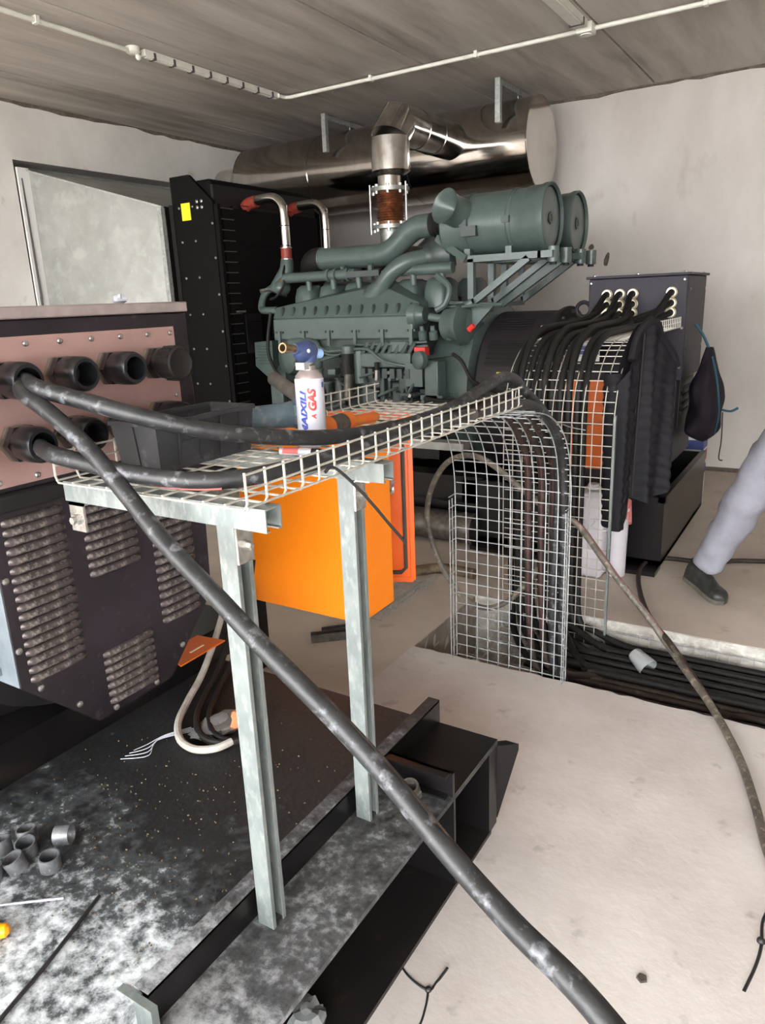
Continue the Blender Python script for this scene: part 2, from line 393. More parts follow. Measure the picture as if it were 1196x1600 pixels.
t = thing('junction_box', 'small square white box joining trunking and long conduit', 'junction box', (-1.59, 5.12, 3.1))
MB().box(-1.64, 5.08, 3.10, -1.54, 5.18, 3.159).build('body', 'pvc_white', t, bevel=.006)
MB().lathe((-1.59, 5.13, 3.10), (0, 0, -1), [(0, .035), (.006, .033)], 14).build('lid', 'pvc_white', t)

# ---------------------------------------------------------------- exhaust silencer
mf = thing('exhaust_silencer', 'large polished stainless exhaust silencer under the ceiling along the back wall', 'silencer', (-3.7, 6.25, 2.38))
MB().lathe((-5.3, 6.25, 2.73), (1, 0, 0), [(0, .35), (3.02, .35)], 56, caps=False).build('body', 'stainless', mf)
MB().lathe((-2.28, 6.25, 2.73), (1, 0, 0), [(0, .35), (.004, .353), (.012, .353), (.012, .345), (.010, .0)], 56, caps=False).build('end_cap', 'stainless', mf)
MB().lathe((-5.3, 6.25, 2.73), (-1, 0, 0), [(0, .352), (.01, .352), (.18, .20), (.2, .20), (.45, .20)], 40).build('outlet_cone', 'stainless', mf)
for x in (-4.4, -3.35):
    MB().torus((x, 6.25, 2.73), (1, 0, 0), .351, .004, 56, 6).build('seam_band', 'stainless', mf)
inl = MB().lathe((-2.93, 4.95, 2.42), (0, 0, 1), [(0, .092), (.025, .135), (.03, .14), (.25, .14)], 32, caps=False)
inl.build('riser_cladding', 'stainless_pipe', mf)
el = [(-2.93, 4.95, 2.67), (-2.93, 5.03, 2.755), (-2.93, 5.12, 2.77)]
# mitred elbow made of two segments then the run to the silencer
def ringpts(c, ax, r, n=32):
    x = Vector((1, 0, 0)); y = Vector(ax).normalized().cross(x)
    return [Vector(c)+(x*math.cos(2*math.pi*i/n)+y*math.sin(2*math.pi*i/n))*r for i in range(n)]
def segtube(rings):
    mb = MB(); n = len(rings[0]); vs = [p for r_ in rings for p in r_]; fs = []
    for j in range(len(rings)-1):
        for i in range(n): fs.append((j*n+i, j*n+(i+1) % n, (j+1)*n+(i+1) % n, (j+1)*n+i))
    return mb.add(vs, fs)
def shear(c, n_, r):   # ring cut by a plane with normal n_ through c of a cylinder round z or y of radius r
    out = []; n_ = Vector(n_).normalized()
    for i in range(32):
        a = 2*math.pi*i/32; out.append((math.cos(a)*r, math.sin(a)*r))
    return out
C0 = Vector((-2.93, 4.95, 2.67)); rr = .14
A = [Vector((-2.93+x, 4.95+y, 2.67-.41*y)) for x, y in shear(0, (0, 0, 1), rr)]
d1 = Vector((0, .707, .707)); c1 = C0+d1*.16
u1 = Vector((0, .707, -.707))
def ring_on(c, d, u, r, n_, k=32):
    out = []
    for i in range(k):
        a = 2*math.pi*i/k; p = Vector((1, 0, 0))*math.cos(a)*r+u*math.sin(a)*r
        t_ = -(p.dot(n_))/(d.dot(n_)); out.append(Vector(c)+p+d*t_)
    return out
nA = (Vector((0, 0, 1))+d1).normalized(); nB = (d1+Vector((0, 1, 0))).normalized()
r0 = ring_on(C0, Vector((0, 0, 1)), Vector((0, 1, 0)), rr, nA)
r1 = ring_on(c1, d1, u1, rr, nB)
segtube([r0, r1]).build('elbow', 'stainless_pipe', mf, angle=20)
r2 = ring_on(c1, Vector((0, 1, 0)), Vector((0, 0, -1)), rr, nB)
r3 = [p+Vector((0, 5.98-p.y, 0)) for p in r2]
segtube([r2, r3]).build('inlet_pipe', 'stainless_pipe', mf, angle=20)
for y in (5.32, 5.58):
    MB().torus((-2.93, y, c1.z), (0, 1, 0), .141, .004, 32, 6).build('seam_band', 'stainless_pipe', mf)
for x in (-4.13, -2.48):
    h = MB().box(x-.021, 5.83, 2.85, x+.021, 5.872, 3.158).build('hanger_strut', 'galv', mf)
    MB().bar((x, 5.86, 3.13), (x, 6.5, 3.13), .041, .041).build('cross_strut', 'galv', h)
    MB().cyl((x, 6.25, 3.07), (x, 6.25, 3.12), .006, n=8).build('rod', 'bolt_steel', h)

# ---------------------------------------------------------------- air duct behind the far radiator
dt = thing('air_duct', 'galvanised sheet metal air duct in the left wall opening', 'duct', (-5.1, 4.6, .6))
def plate(a, b, c, d, th, name, mt, par):
    a, b, c, d = map(Vector, (a, b, c, d)); n_ = (b-a).cross(d-a).normalized()*th
    return MB().prism([a, b, c, d], n_).build(name, mt, par)
s0 = Vector((-5.70, 3.94, 2.66)); s1 = Vector((-4.46, 4.17, 2.29)); s2 = Vector((-4.46, 4.17, .55)); s3 = Vector((-5.70, 3.94, .6))
cc = (s0+s1+s2+s3)/4-Vector((-.03, .055, 0))
mb = MB().add([s0, s1, s2, s3, cc]+[p+Vector((.002, .004, 0)) for p in (s0, s1, s2, s3)], [(0, 1, 4), (1, 2, 4), (2, 3, 4), (3, 0, 4), (5, 6, 7, 8)])
mb.build('side_sheet', 'galv_dull', dt, angle=1)
plate((-5.70, 3.94, 2.665), (-5.70, 5.62, 2.665), (-4.46, 5.53, 2.295), (-4.46, 4.17, 2.295), .003, 'top_sheet', 'galv_dull', dt)
plate((-5.70, 5.62, .6), (-4.46, 5.53, .55), (-4.46, 5.53, 2.29), (-5.70, 5.62, 2.66), .003, 'side_sheet', 'galv_dull', dt)
MB().bar((-5.705, 3.89, .6), (-5.695, 3.89, 2.68), .10, .02, (1, 0, 0)).build('frame_post', 'paper', dt)
MB().bar(s0+Vector((0, -.01, .005)), s1+Vector((0, -.01, .005)), .03, .012).build('edge_flange', 'galv', dt)
MB().bar(s1+Vector((-.02, -.015, 0)), s2+Vector((-.02, -.015, 0)), .04, .03, (0, 1, 0)).build('end_flange', 'galv', dt)
MB().box(-5.98, 3.83, .55, -5.96, 5.72, 2.735).build('blanking_sheet', 'galv_dull', dt)
for i in range(5):
    MB().cyl((-5.69, 3.87, .8+i*.45), (-5.68, 3.87, .8+i*.22), .008, n=8).build('rivet', 'grey_clip', dt)

# ---------------------------------------------------------------- the far generator set
g2 = thing('generator_set', 'grey-green diesel generator set with tall black radiator standing by the back wall', 'generator', (-2.7, 4.87, 0))
AY = 4.87
def bolts(par, pts, ax, r=.011, h=.008, mt='bolt_steel', name='bolt'):
    a = Vector(ax).normalized(); first = None
    for p in pts:
        p = Vector(p)
        if first is None:
            first = MB().lathe(p, a, [(0, r), (h*.6, r), (h, r*.6)], 8).build(name, mt, par, org=p)
        else: dup(first, par, p)
# base
bf = MB()
for y in (4.19, 5.43):
    bf.box(-4.75, y, 0, -1.9, y+.12, .02); bf.box(-4.75, y+.05, .02, -1.9, y+.065, .24); bf.box(-4.75, y, .24, -1.9, y+.12, .26)
bf.box(-4.75, 4.19, .26, -4.6, 5.55, .42); bf.box(-4.7, 4.25, .26, -1.9, 4.42, .42); bf.box(-4.7, 5.35, .26, -1.9, 5.5, .42)
for x in (-4.5, -3.6, -2.7, -2.05): bf.box(x, 4.25, .05, x+.1, 5.5, .4)
bf.build('base_frame', 'black_gloss', g2)
MB().cyl((-4.6, 4.13, .11), (-1.9, 4.13, .11), .10, n=20).build('base_pipe', 'steel_dark', g2)
bt = MB()
bt.box(-1.9, 4.18, 0.02, -.76, 4.20, .42); bt.box(-1.9, 5.58, .02, -.76, 5.60, .42); bt.box(-.785, 4.20, .02, -.76, 5.58, .42); bt.box(-1.9, 4.2, .02, -1.88, 5.58, .42)
bt.box(-1.9, 4.18, .02, -.76, 5.6, .05)
bt.box(-1.9, 4.16, .40, -.755, 4.19, .43); bt.box(-.79, 4.16, .40, -.755, 5.6, .43)
bo = bt.build('base_tank', 'black_gloss', g2)
MB().box(-1.9, 4.04, 0, -.76, 4.2, .025).build('foot_flange', 'black_gloss', bo)
bolts(bo, [(-.86, 4.158, .415), (-1.1, 4.158, .415), (-1.34, 4.158, .415)], (0, -1, 0))
# alternator feet and body
al = MB().lathe((-2.02, AY, .93), (1, 0, 0), [(0, .50), (.02, .52), (.42, .52), (.44, .5)], 48).build('alternator_adapter', 'alternator', g2)
ab = MB().lathe((-1.60, AY, .93), (1, 0, 0), [(0, .53), (.03, .545), (.05, .545), (.06, .47), (.62, .47), (.66, .44), (.67, .2)], 48).build('alternator_body', 'alternator', g2)
MB().torus((-1.45, AY-.05, 1.45), (0, 1, 0), .045, .013, 18, 8).build('lifting_eye', 'alternator', ab)
MB().torus((-1.0, AY-.05, 1.44), (0, 1, 0), .045, .013, 18, 8).build('lifting_eye', 'alternator', ab)
for i in range(16):
    a = 2*math.pi*i/16; MB().cyl((-1.54, AY+.51*math.cos(a), .93+.51*math.sin(a)), (-1.525, AY+.51*math.cos(a), .93+.51*math.sin(a)), .014, n=6).build('bolt', 'steel_dark', ab)
def curved(x0, x1, a0, a1, r, th=.004, n=8):
    mb = MB(); mb.grid(lambda u, v: Vector((x0+(x1-x0)*v, AY-r*math.cos(a0+(a1-a0)*u), .93+r*math.sin(a0+(a1-a0)*u))), n, 2); return mb
for a0, a1 in ((R(22), R(42)), (R(-2), R(13)), (R(52), R(66))):
    o = curved(-1.95, -1.70, a0, a1, .523).build('vent_opening', 'opening_black', al)
    for k in range(5):
        a = a0+(a1-a0)*(k+.5)/5
        MB().bar((-1.95, AY-.526*math.cos(a), .93+.526*math.sin(a)), (-1.70, AY-.526*math.cos(a), .93+.526*math.sin(a)), .003, .006, (0, -math.sin(a), math.cos(a))).build('guard_wire', 'alternator', o)
curved(-1.86, -1.78, R(15), R(18), .5225).build('warning_label', 'yellow', al)
MB().box(-1.55, 4.35, .42, -1.0, 4.6, .52).build('alternator_foot', 'alternator', g2)
MB().box(-1.55, 5.15, .42, -1.0, 5.4, .52).build('alternator_foot', 'alternator', g2)
# terminal box
tb = MB().box(-1.39, 4.72, 1.02, -.81, 5.36, 1.63).build('terminal_box', 'box_grey', g2, bevel=.006)
MB().box(-1.405, 4.70, 1.63, -.795, 5.38, 1.645).build('lid', 'box_grey', tb, bevel=.003)
MB().box(-1.35, 4.74, .5, -.84, 5.34, 1.02).build('end_housing', 'box_grey', g2, bevel=.006)
lo_ = MB().box(-.842, 4.84, .72, -.834, 5.18, 1.28).build('vent_panel', 'alternator', g2)
for k in range(9): MB().bar((-.832, 4.88, .80+k*.05), (-.832, 5.14, .80+k*.05), .012, .02).build('slat', 'opening_black', lo_)
bolts(tb, [(x, 4.719, z) for x in (-1.375, -.83) for z in (1.605, 1.33, 1.1)], (0, -1, 0), .009)
bolts(tb, [(x, 4.73, 1.645) for x in (-1.36, -1.1, -.83)]+[(x, 5.35, 1.645) for x in (-1.36, -.83)], (0, 0, 1), .01, .01)
bolts(tb, [(-.81, y, z) for y in (4.78, 5.3) for z in (1.55, 1.2)], (1, 0, 0), .009)
GL2 = [(x, z) for x in (-1.274, -1.196, -1.12, -.897) for z in (1.535, 1.475, 1.42)]
first = None
for x, z in GL2:
    p = Vector((x, 4.72, z))
    if first is None:
        first = MB().lathe(p, (0, -1, 0), [(0, .033), (.014, .033), (.016, .029), (.026, .028), (.026, .02), (.004, .02)], 16, caps=False).build('cable_gland', 'brass_ring', tb, org=p)
    else: dup(first, tb, p)
# control panel of the far set
cp = MB().box(-1.42, 4.36, .46, -1.10, 4.56, 1.05).build('control_panel', 'orange_dark', g2, bevel=.005)
MB().cyl((-1.3, 4.36, .75), (-1.3, 4.35, .75), .014, n=10).build('lock', 'grey_clip', cp)
MB().box(-1.44, 4.56, .5, -1.08, 4.62, 1.0).build('panel_bracket', 'black_paint', g2)
lab = MB().box(-1.36, 4.40, 1.16, -1.22, 4.405, 1.33).build('info_label', 'paper', g2)
MB().box(-1.355, 4.398, 1.28, -1.225, 4.40, 1.32).build('red_band', 'sack_red', lab)
MB().box(-1.355, 4.398, 1.20, -1.225, 4.40, 1.25).build('blue_band', 'sack_blue', lab)
# flywheel housing and gear case
fh = MB().lathe((-2.42, AY, .95), (1, 0, 0), [(0, .40), (.06, .47), (.16, .5), (.34, .56), (.38, .56), (.40, .5)], 48).build('flywheel_housing', 'engine', g2)
for i in range(20):
    a = 2*math.pi*i/20
    if math.cos(a) > -.2: MB().cyl((-2.055, AY-.535*math.cos(a), .95+.535*math.sin(a)), (-2.03, AY-.535*math.cos(a), .95+.535*math.sin(a)), .012, n=6).build('bolt', 'engine_dark', fh)
for a in (R(-30), R(0), R(28)):
    MB().bar((-2.40, AY-.45*math.cos(a), .95+.45*math.sin(a)), (-2.10, AY-.53*math.cos(a), .95+.53*math.sin(a)), .025, .05, (0, -math.cos(a), math.sin(a))).build('rib', 'engine', fh)
MB().lathe((-2.064, 4.450, 1.385), (1, -.15, 0), [(-.16, .08), (-.12, .13), (-.06, .14), (-.04, .12), (.0, .12), (.02, .09)], 24).build('gear_cover', 'engine', g2)
MB().lathe((-2.121, 4.360, 1.390), (1, -.15, 0), [(-.08, .10), (.0, .11), (.02, .125), (.05, .125), (.06, .09)], 20).build('gear_cover', 'engine', g2)
MB().cyl((-2.007, 4.280, 1.357), (-1.972, 4.280, 1.387), .018, n=8).build('red_plug', 'ink_red', g2)
# crankcase, sump
ek = MB()
ek.box(-3.62, 4.5, .72, -2.42, 5.24, 1.32); ek.box(-3.66, 4.56, .5, -2.42, 5.18, .74)
ek.prism([(-3.6, 4.42, 1.30), (-3.6, 4.62, 1.56), (-3.6, 5.12, 1.56), (-3.6, 5.32, 1.30), (-3.6, 5.2, 1.1), (-3.6, 4.54, 1.1)], (1.2, 0, 0))
ek.build('crankcase', 'engine_dark', g2, bevel=.01)
MB().box(-3.6, 4.62, .42, -2.5, 5.12, .52).build('oil_sump', 'engine_dark', g2, bevel=.02)
for i in range(6):
    x = -3.5+i*.2
    MB().lathe((x, 4.5, .92), (0, -1, 0), [(0, .075), (.015, .075), (.02, .06), (.022, .03)], 16).build('inspection_cover', 'engine', g2)
# rocker covers, both banks
for i in range(6):
    x = -3.47+.22*i
    for y0, sg in ((4.62, 1), (5.12, -1)):
        mb = MB(); w_ = .088
        prof = [(w_, 1.5, .125), (w_, 1.60, .12), (w_*.9, 1.665, .10), (w_*.62, 1.69, .07)]
        rings = []
        for hx, z, hy in prof:
            ring = []
            for k in range(16):
                a = 2*math.pi*k/16; ca, sa = math.cos(a), math.sin(a)
                e = .45; ring.append(Vector((x+hx*math.copysign(abs(ca)**e, ca), y0+hy*math.copysign(abs(sa)**e, sa), z)))
            rings.append(ring)
        n_ = 16; vs = [p for r_ in rings for p in r_]
        fs = [(j*n_+k, j*n_+(k+1) % n_, (j+1)*n_+(k+1) % n_, (j+1)*n_+k) for j in range(3) for k in range(n_)]+[tuple(3*n_+k for k in range(n_))]
        o = mb.add(vs, fs).build('rocker_cover', 'engine', g2, angle=50)
        if sg > 0: MB().cyl((x, y0, 1.69), (x, y0, 1.705), .014, n=8).build('bolt', 'engine_dark', o)
# charge air manifold with its faceted notched cover
X0, X1 = -3.60, -2.42
mn = MB()
mn.box(X0, 4.30, 1.305, X1, 4.52, 1.46)
mo = mn.build('air_manifold', 'engine', g2, bevel=.012)
tp = MB()
pk0, pk1 = -2.85, -2.68
tp.add([(X0, 4.305, 1.46), (X1+.03, 4.305, 1.46), (X1+.03, 4.345, 1.535), (X0, 4.345, 1.535),
        (X0, 4.60, 1.56), (pk0, 4.56, 1.68), (pk1, 4.56, 1.68), (X1, 4.58, 1.54), (X0, 4.60, 1.46), (X1+.03, 4.58, 1.46), (pk0+.02, 4.43, 1.645), (pk1-.02, 4.43, 1.645)],
       [(0, 1, 2, 3), (3, 2, 11, 10), (3, 10, 5, 4), (2, 7, 6, 11), (10, 11, 6, 5), (4, 5, 6, 7, 9, 8), (0, 3, 4, 8), (1, 9, 7, 2), (0, 8, 9, 1)])
to = tp.build('manifold_top', 'engine', mo, angle=12, bevel=.006)
for i in range(12):
    x = X0+.055+i*.098
    MB().sph((x+.022, 4.336, 1.497), .018, .030, .042, 10, 8).build('notch', 'engine_dark', to)
for i in range(6):
    x = X0+.06+i*.222
    b = MB().box(x-.012, 4.285, 1.265, x+.012, 4.30, 1.37).build('clamp_bracket', 'engine', mo)
    for s in (-1, 1): MB().cyl((x+s*.028, 4.30, 1.362), (x+s*.028, 4.288, 1.362), .009, n=6).build('bolt', 'engine_dark', b)
MB().box(X0+.02, 4.34, 1.25, X1-.02, 4.5, 1.31).build('manifold_foot', 'engine_dark', mo)
ep = MB().lathe((-2.404, 4.360, 1.456), (1, 0, 0), [(-.05, .085), (0, .08), (.02, .06), (.05, .05)], 14).build('manifold_end', 'engine', mo)
MB().tube([(-2.313, 4.340, 1.443), (-2.229, 4.340, 1.433), (-2.138, 4.360, 1.466), (-2.040, 4.400, 1.524)], .026, 12).build('outlet_pipe', 'engine', g2)
# elbow rising from the manifold peak to the turbo
MB().tube([(-2.876, 4.500, 1.507), (-2.793, 4.460, 1.591), (-2.725, 4.430, 1.651), (-2.646, 4.430, 1.734), (-2.557, 4.470, 1.795), (-2.459, 4.560, 1.824)], lambda t: .115-.06*min(1, t/.42) if t < .42 else .055, 18, k=8).build('charge_elbow', 'engine', g2)
MB().lathe((-2.465, 4.580, 1.825), (1, .5, .12), [(-.01, .07), (.02, .078), (.03, .078), (.05, .09), (.10, .12), (.16, .12), (.20, .08)], 24).build('turbocharger', 'engine_dark', g2)
MB().lathe((-2.782, 5.200, 1.861), (1, 0, 0), [(-.1, .07), (.02, .13), (.12, .13), (.2, .08)], 24).build('turbocharger', 'engine_dark', g2)
# big intake pipe from the near air cleaner
ip = MB().tube([(-3.38, 4.66, 1.87), (-2.98, 4.66, 1.865), (-2.86, 4.66, 1.865), (-2.76, 4.66, 1.90), (-2.64, 4.66, 1.99), (-2.56, 4.66, 2.025), (-2.46, 4.66, 2.03), (-2.40, 4.66, 2.03)], .078, 24, k=5).build('intake_pipe', 'engine', g2)
MB().torus((-3.375, 4.66, 1.87), (1, 0, 0), .078, .007, 24, 6).build('pipe_bead', 'engine', ip)
MB().torus((-2.42, 4.66, 2.03), (1, 0, 0), .08, .007, 24, 6).build('pipe_bead', 'engine', ip)
MB().tube([(-3.37, 4.66, 1.87), (-3.45, 4.67, 1.865), (-3.53, 4.72, 1.82), (-3.56, 4.8, 1.72)], .085, 20).build('rubber_boot', 'rubber', g2)
for x in (-3.16, -2.92):
    MB().prism([(x, 4.60, 1.82), (x, 4.60, 1.70), (x, 4.56, 1.70), (x, 4.57, 1.80)], (.03, 0, 0)).build('pipe_bracket', 'engine', ip)
ip2 = MB().tube([(-3.38, 5.15, 1.87), (-2.86, 5.15, 1.865), (-2.76, 5.15, 1.90), (-2.64, 5.15, 1.99), (-2.52, 5.15, 2.02), (-2.40, 5.15, 2.03)], .078, 20, k=5).build('intake_pipe', 'engine', g2)
def aircleaner(y):
    rb = MB(); rb.lathe((-2.43, y, 2.03), (1, 0, 0), [(0, .075), (.03, .085), (.045, .07), (.06, .085), (.075, .07), (.09, .085), (.105, .07), (.12, .085), (.16, .08)], 24)
    rb.build('bellows_hose', 'rubber', g2)
    c = MB().lathe((-2.30, y, 2.0), (1, 0, 0), [(0, .12), (.003, .165), (.02, .183), (.18, .185), (.46, .185), (.465, .189), (.49, .189), (.495, .185), (.56, .186), (.57, .193), (.655, .197), (.665, .204), (.70, .204), (.705, .196), (.69, .186)], 48, caps=False).build('air_cleaner', 'engine', g2)
    MB().lathe((-1.618, y, 2.0), (1, 0, 0), [(-.02, .186), (0, .176), (.004, .16), (.004, .04), (.0, .03)], 40).build('end_cover', 'engine', c)
    MB().lathe((-1.63, y, 2.0), (1, 0, 0), [(0, .190), (.012, .190), (.012, .176), (0, .176)], 40, caps=False).build('seal_ring', 'opening_black', c)
    MB().lathe((-1.613, y, 2.0), (1, 0, 0), [(0, .035), (.004, .035), (.004, .02), (-.01, .012)], 18).build('wing_nut', 'engine_dark', c)
    for x in (-2.11, -1.83):
        MB().torus((x, y, 2.0), (1, 0, 0), .187, .006, 48, 6).build('strap', 'engine', c)
        MB().box(x-.02, y-.14, 1.785, x+.02, y-.10, 1.85).build('strap_foot', 'engine', c)
        MB().box(x-.025, y-.205, 1.98, x+.025, y-.18, 2.02).build('latch', 'engine_dark', c)
    hb = Vector((-2.14, y-.10, 2.05)); hd = Vector((-.32, -.9, .28)).normalized()
    h = MB().lathe(hb, hd, [(-.06, .10), (.05, .095), (.12, .092), (.17, .098), (.19, .108), (.185, .10), (.16, .085), (.10, .03), (.085, .0)], 32, caps=False).build('intake_horn', 'engine', c)
    MB().box(-2.12, y-.21, 1.92, -2.02, y-.17, 1.98).build('label_plate', 'engine_dark', c)
aircleaner(4.62); aircleaner(5.15)
# frame carrying the cleaners
fr = MB()
def frame(y):
    f = MB(); a = .04
    f.bar((-2.08, y, 1.785), (-1.60, y, 1.785), a, a); f.bar((-2.06, y, 1.50), (-2.06, y, 1.785), a, a, (0, 1, 0))
    f.bar((-2.05, y, 1.52), (-1.68, y, 1.77), a, a); f.bar((-1.62, y, 1.785), (-1.53, y, 1.785), a, a)
    return f.build('cleaner_frame', 'engine', g2)
for y in (4.44, 4.76, 4.98, 5.30): frame(y)
f = MB(); f.bar((-2.06, 4.44, 1.785), (-2.06, 5.30, 1.785), .04, .04); f.bar((-1.66, 4.44, 1.785), (-1.66, 5.3, 1.785), .04, .04); f.bar((-2.06, 4.44, 1.5), (-2.06, 5.3, 1.5), .05, .03)
f.bar((-2.28, 4.5, 1.53), (-1.90, 4.5, 1.50), .08, .02); f.bar((-2.0, 4.8, 1.50), (-1.58, 4.8, 1.77), .04, .04); f.build('cross_member', 'engine', g2)
for y in (4.5, 4.74, 5.04, 5.28):
    MB().cyl((-1.55, y, 1.74), (-1.55, y, 1.83), .035, n=14).build('rubber_mount', 'engine', g2)
    MB().cyl((-1.55, y, 1.725), (-1.55, y, 1.74), .022, n=6).build('mount_nut', 'opening_black', g2)
MB().bar((-2.360, 4.550, 1.937), (-2.106, 4.450, 1.787), .045, .02, (0, 1, 0)).build('stay_bracket', 'engine', g2)
MB().bar((-2.28, 4.45, 1.50), (-1.98, 4.30, 1.505), .012, .012).build('stay_rod', 'engine', g2)
MB().prism([(-2.1, 4.42, 1.50), (-1.9, 4.42, 1.50), (-2.1, 4.42, 1.3)], (0, .03, 0)).build('gusset', 'engine', g2)
# exhaust bellows
ex = thing('exhaust_bellows', 'brown corrugated exhaust bellows between two bolted flanges above the engine', 'bellows', (-2.95, 4.95, 2.05))
cx, cy = -2.945, 4.95
prof = [(0, .09)]
for i in range(11): prof += [(.02+i*.0175, .088), (.0287+i*.0175, .102)]
prof += [(.235, .09)]
MB().lathe((cx, cy, 2.095), (0, 0, 1), prof, 36).build('convolutions', 'bellows', ex, angle=60)
for z in (2.06, 2.315):
    fl_ = MB().lathe((cx, cy, z), (0, 0, 1), [(0, .143), (.028, .143)], 32).build('flange', 'flange', ex)
    for i in range(8):
        a = 2*math.pi*(i+.5)/8; MB().cyl((cx+.122*math.cos(a), cy+.122*math.sin(a), z-.018), (cx+.122*math.cos(a), cy+.122*math.sin(a), z+.046), .012, n=6).build('bolt', 'bolt_steel', fl_)
for a in (R(200), R(-10), R(90)):
    MB().cyl((cx+.15*math.cos(a), cy+.15*math.sin(a), 2.03), (cx+.15*math.cos(a), cy+.15*math.sin(a), 2.37), .007, n=8).build('tie_rod', 'bolt_steel', ex)
MB().lathe((cx, cy, 2.34), (0, 0, 1), [(0, .088), (.08, .088)], 28).build('neck', 'stainless_pipe', ex)
MB().lathe((cx, cy, 1.92), (0, 0, 1), [(0, .075), (.04, .08), (.14, .09)], 28).build('lower_neck', 'flange', ex)
for x in (-3.25, -3.08):
    MB().lathe((x, 4.95, 1.80), (0, -.3, 1), [(0, .09), (.09, .10), (.14, .09), (.16, .05)], 20).build('turbine_housing', 'flange', g2)
MB().tube([(-3.5, 4.95, 1.80), (-2.95, 4.95, 1.86), (-2.5, 4.95, 1.82)], .08, 16).build('exhaust_manifold', 'steel_dark', g2)
# coolant pipes to the radiator
def cool(y, xr, lbl):
    p = MB().tube([(-3.95, y, 2.315), (-3.80, y, 2.325), (-3.72, y, 2.315), (-3.665, y, 2.27), (-3.65, y, 2.20), (-3.65, y, 1.97)], .036, 16, k=5).build('coolant_pipe', 'stainless_pipe', g2)
    for z in (2.12, 1.98): MB().torus((-3.65, y, z), (0, 0, 1), .037, .003, 18, 5).build('clip', 'opening_black', p)
    MB().tube([(-4.02, y, 2.28), (-3.98, y, 2.305), (-3.90, y, 2.315)], .043, 14).build('hose', 'red_hose', p)
    h2 = MB().cyl((-3.65, y, 1.97), (-3.65, y, 1.87), .041, n=16).build('hose', 'red_hose', p)
    MB().torus((-3.65, y, 1.885), (0, 0, 1), .041, .005, 18, 5).build('clamp', 'bolt_steel', h2)
    MB().torus((-3.65, y, 1.965), (0, 0, 1), .041, .005, 18, 5).build('clamp', 'bolt_steel', h2)
cool(4.58, 0, ''); cool(5.1, 0, '')
th = MB().tube([(-3.65, 4.58, 1.88), (-3.655, 4.57, 1.80), (-3.70, 4.54, 1.70), (-3.72, 4.52, 1.64)], lambda t: .045+.03*t, 14).build('thermostat_housing', 'engine', g2)
MB().tube([(-3.69, 4.54, 1.72), (-3.78, 4.48, 1.66), (-3.80, 4.44, 1.60), (-3.78, 4.40, 1.53), (-3.70, 4.36, 1.52), (-3.60, 4.36, 1.52)], .026, 10).build('bypass_pipe', 'engine', g2)
MB().sph((-3.67, 4.52, 1.68), .065, .07, .06).build('valve_body', 'engine', g2)
MB().cyl((-3.80, 4.42, 1.66), (-3.73, 4.50, 1.68), .015, n=8).build('drain_cock', 'bolt_steel', g2)
# coolant rail over the heads
cr = MB().cyl((-3.62, 4.50, 1.745), (-2.98, 4.50, 1.745), .036, n=16).cyl((-2.70, 4.50, 1.745), (-2.22, 4.50, 1.745), .036, n=16).build('coolant_rail', 'engine', g2)
for i in range(6): MB().cyl((-3.40+.22*i, 4.51, 1.65), (-3.40+.22*i, 4.50, 1.74), .022, n=10).build('riser', 'engine', cr)
for x in (-3.22, -3.16, -3.05): MB().cyl((x, 4.5, 1.745), (x+.02, 4.5, 1.745), .046, n=16).build('collar', 'engine', cr)
MB().tube([(-3.60, 4.50, 1.74), (-3.66, 4.5, 1.73)], .02, 8).build('copper_fitting', 'brass', g2)
MB().bar((-3.02, 4.45, 1.74), (-2.75, 4.45, 1.74), .03, .04).build('bracket_plate', 'engine_dark', g2)
MB().tube([(-2.3, 4.42, 1.70), (-2.20, 4.40, 1.62), (-2.22, 4.38, 1.52), (-2.28, 4.36, 1.48)], .02, 8).build('vent_pipe', 'engine', g2)
# fuel injection pump, filters, pipes on the near flank
MB().tube([(-3.459, 4.320, 1.289), (-3.326, 4.300, 1.289), (-3.229, 4.300, 1.275), (-3.205, 4.300, 1.212), (-3.230, 4.320, 1.083)], .034, 12).build('water_pipe', 'engine', g2)
MB().tube([(-3.248, 4.360, 1.239), (-3.076, 4.380, 1.224), (-2.841, 4.400, 1.258)], .036, 12).build('oil_pipe', 'engine', g2)
MB().tube([(-3.196, 4.300, 1.108), (-3.232, 4.320, 0.991), (-3.355, 4.400, 0.788)], .03, 10).build('oil_pipe', 'engine', g2)
wp = MB().lathe((-3.550, 4.420, 1.165), (-.3, -1, 0), [(-.1, .12), (0, .125), (.04, .11), (.06, .06)], 22).build('water_pump', 'engine', g2)
MB().lathe((-3.683, 4.450, 1.015), (-.6, -1, 0), [(-.1, .09), (0, .1), (.03, .05)], 18).build('pump_pulley', 'engine_dark', g2)
for x in (531, 556):
    fo = MB().cyl((-2.909, 4.240, 1.217), (-2.912, 4.240, 1.078), .042, n=18).build('fuel_filter', 'rubber', g2) if x == 531 else MB().cyl((-2.847, 4.300, 1.230), (-2.838, 4.300, 1.011), .048, n=18).build('filter_canister', 'engine', g2)
MB().lathe((-2.898, 4.240, 1.217), (0, 0, 1), [(0, .05), (.05, .05), (.06, .03)], 16).build('filter_head', 'engine', g2)
MB().cyl((-2.914, 4.250, 1.077), (-2.925, 4.250, 0.894), .034, n=12).build('filter_bowl', 'steel_dark', g2)
MB().cyl((-2.672, 4.240, 1.158), (-2.674, 4.240, 1.107), .018, n=10).build('primer_knob', 'rubber', g2)
MB().cyl((-2.674, 4.240, 1.107), (-2.678, 4.240, 1.038), .014, n=10).build('primer_body', 'bolt_steel', g2)
pu = MB().box(-2.82, 4.26, 1.12, -2.42, 4.42, 1.22).build('injection_pump', 'engine', g2, bevel=.01)
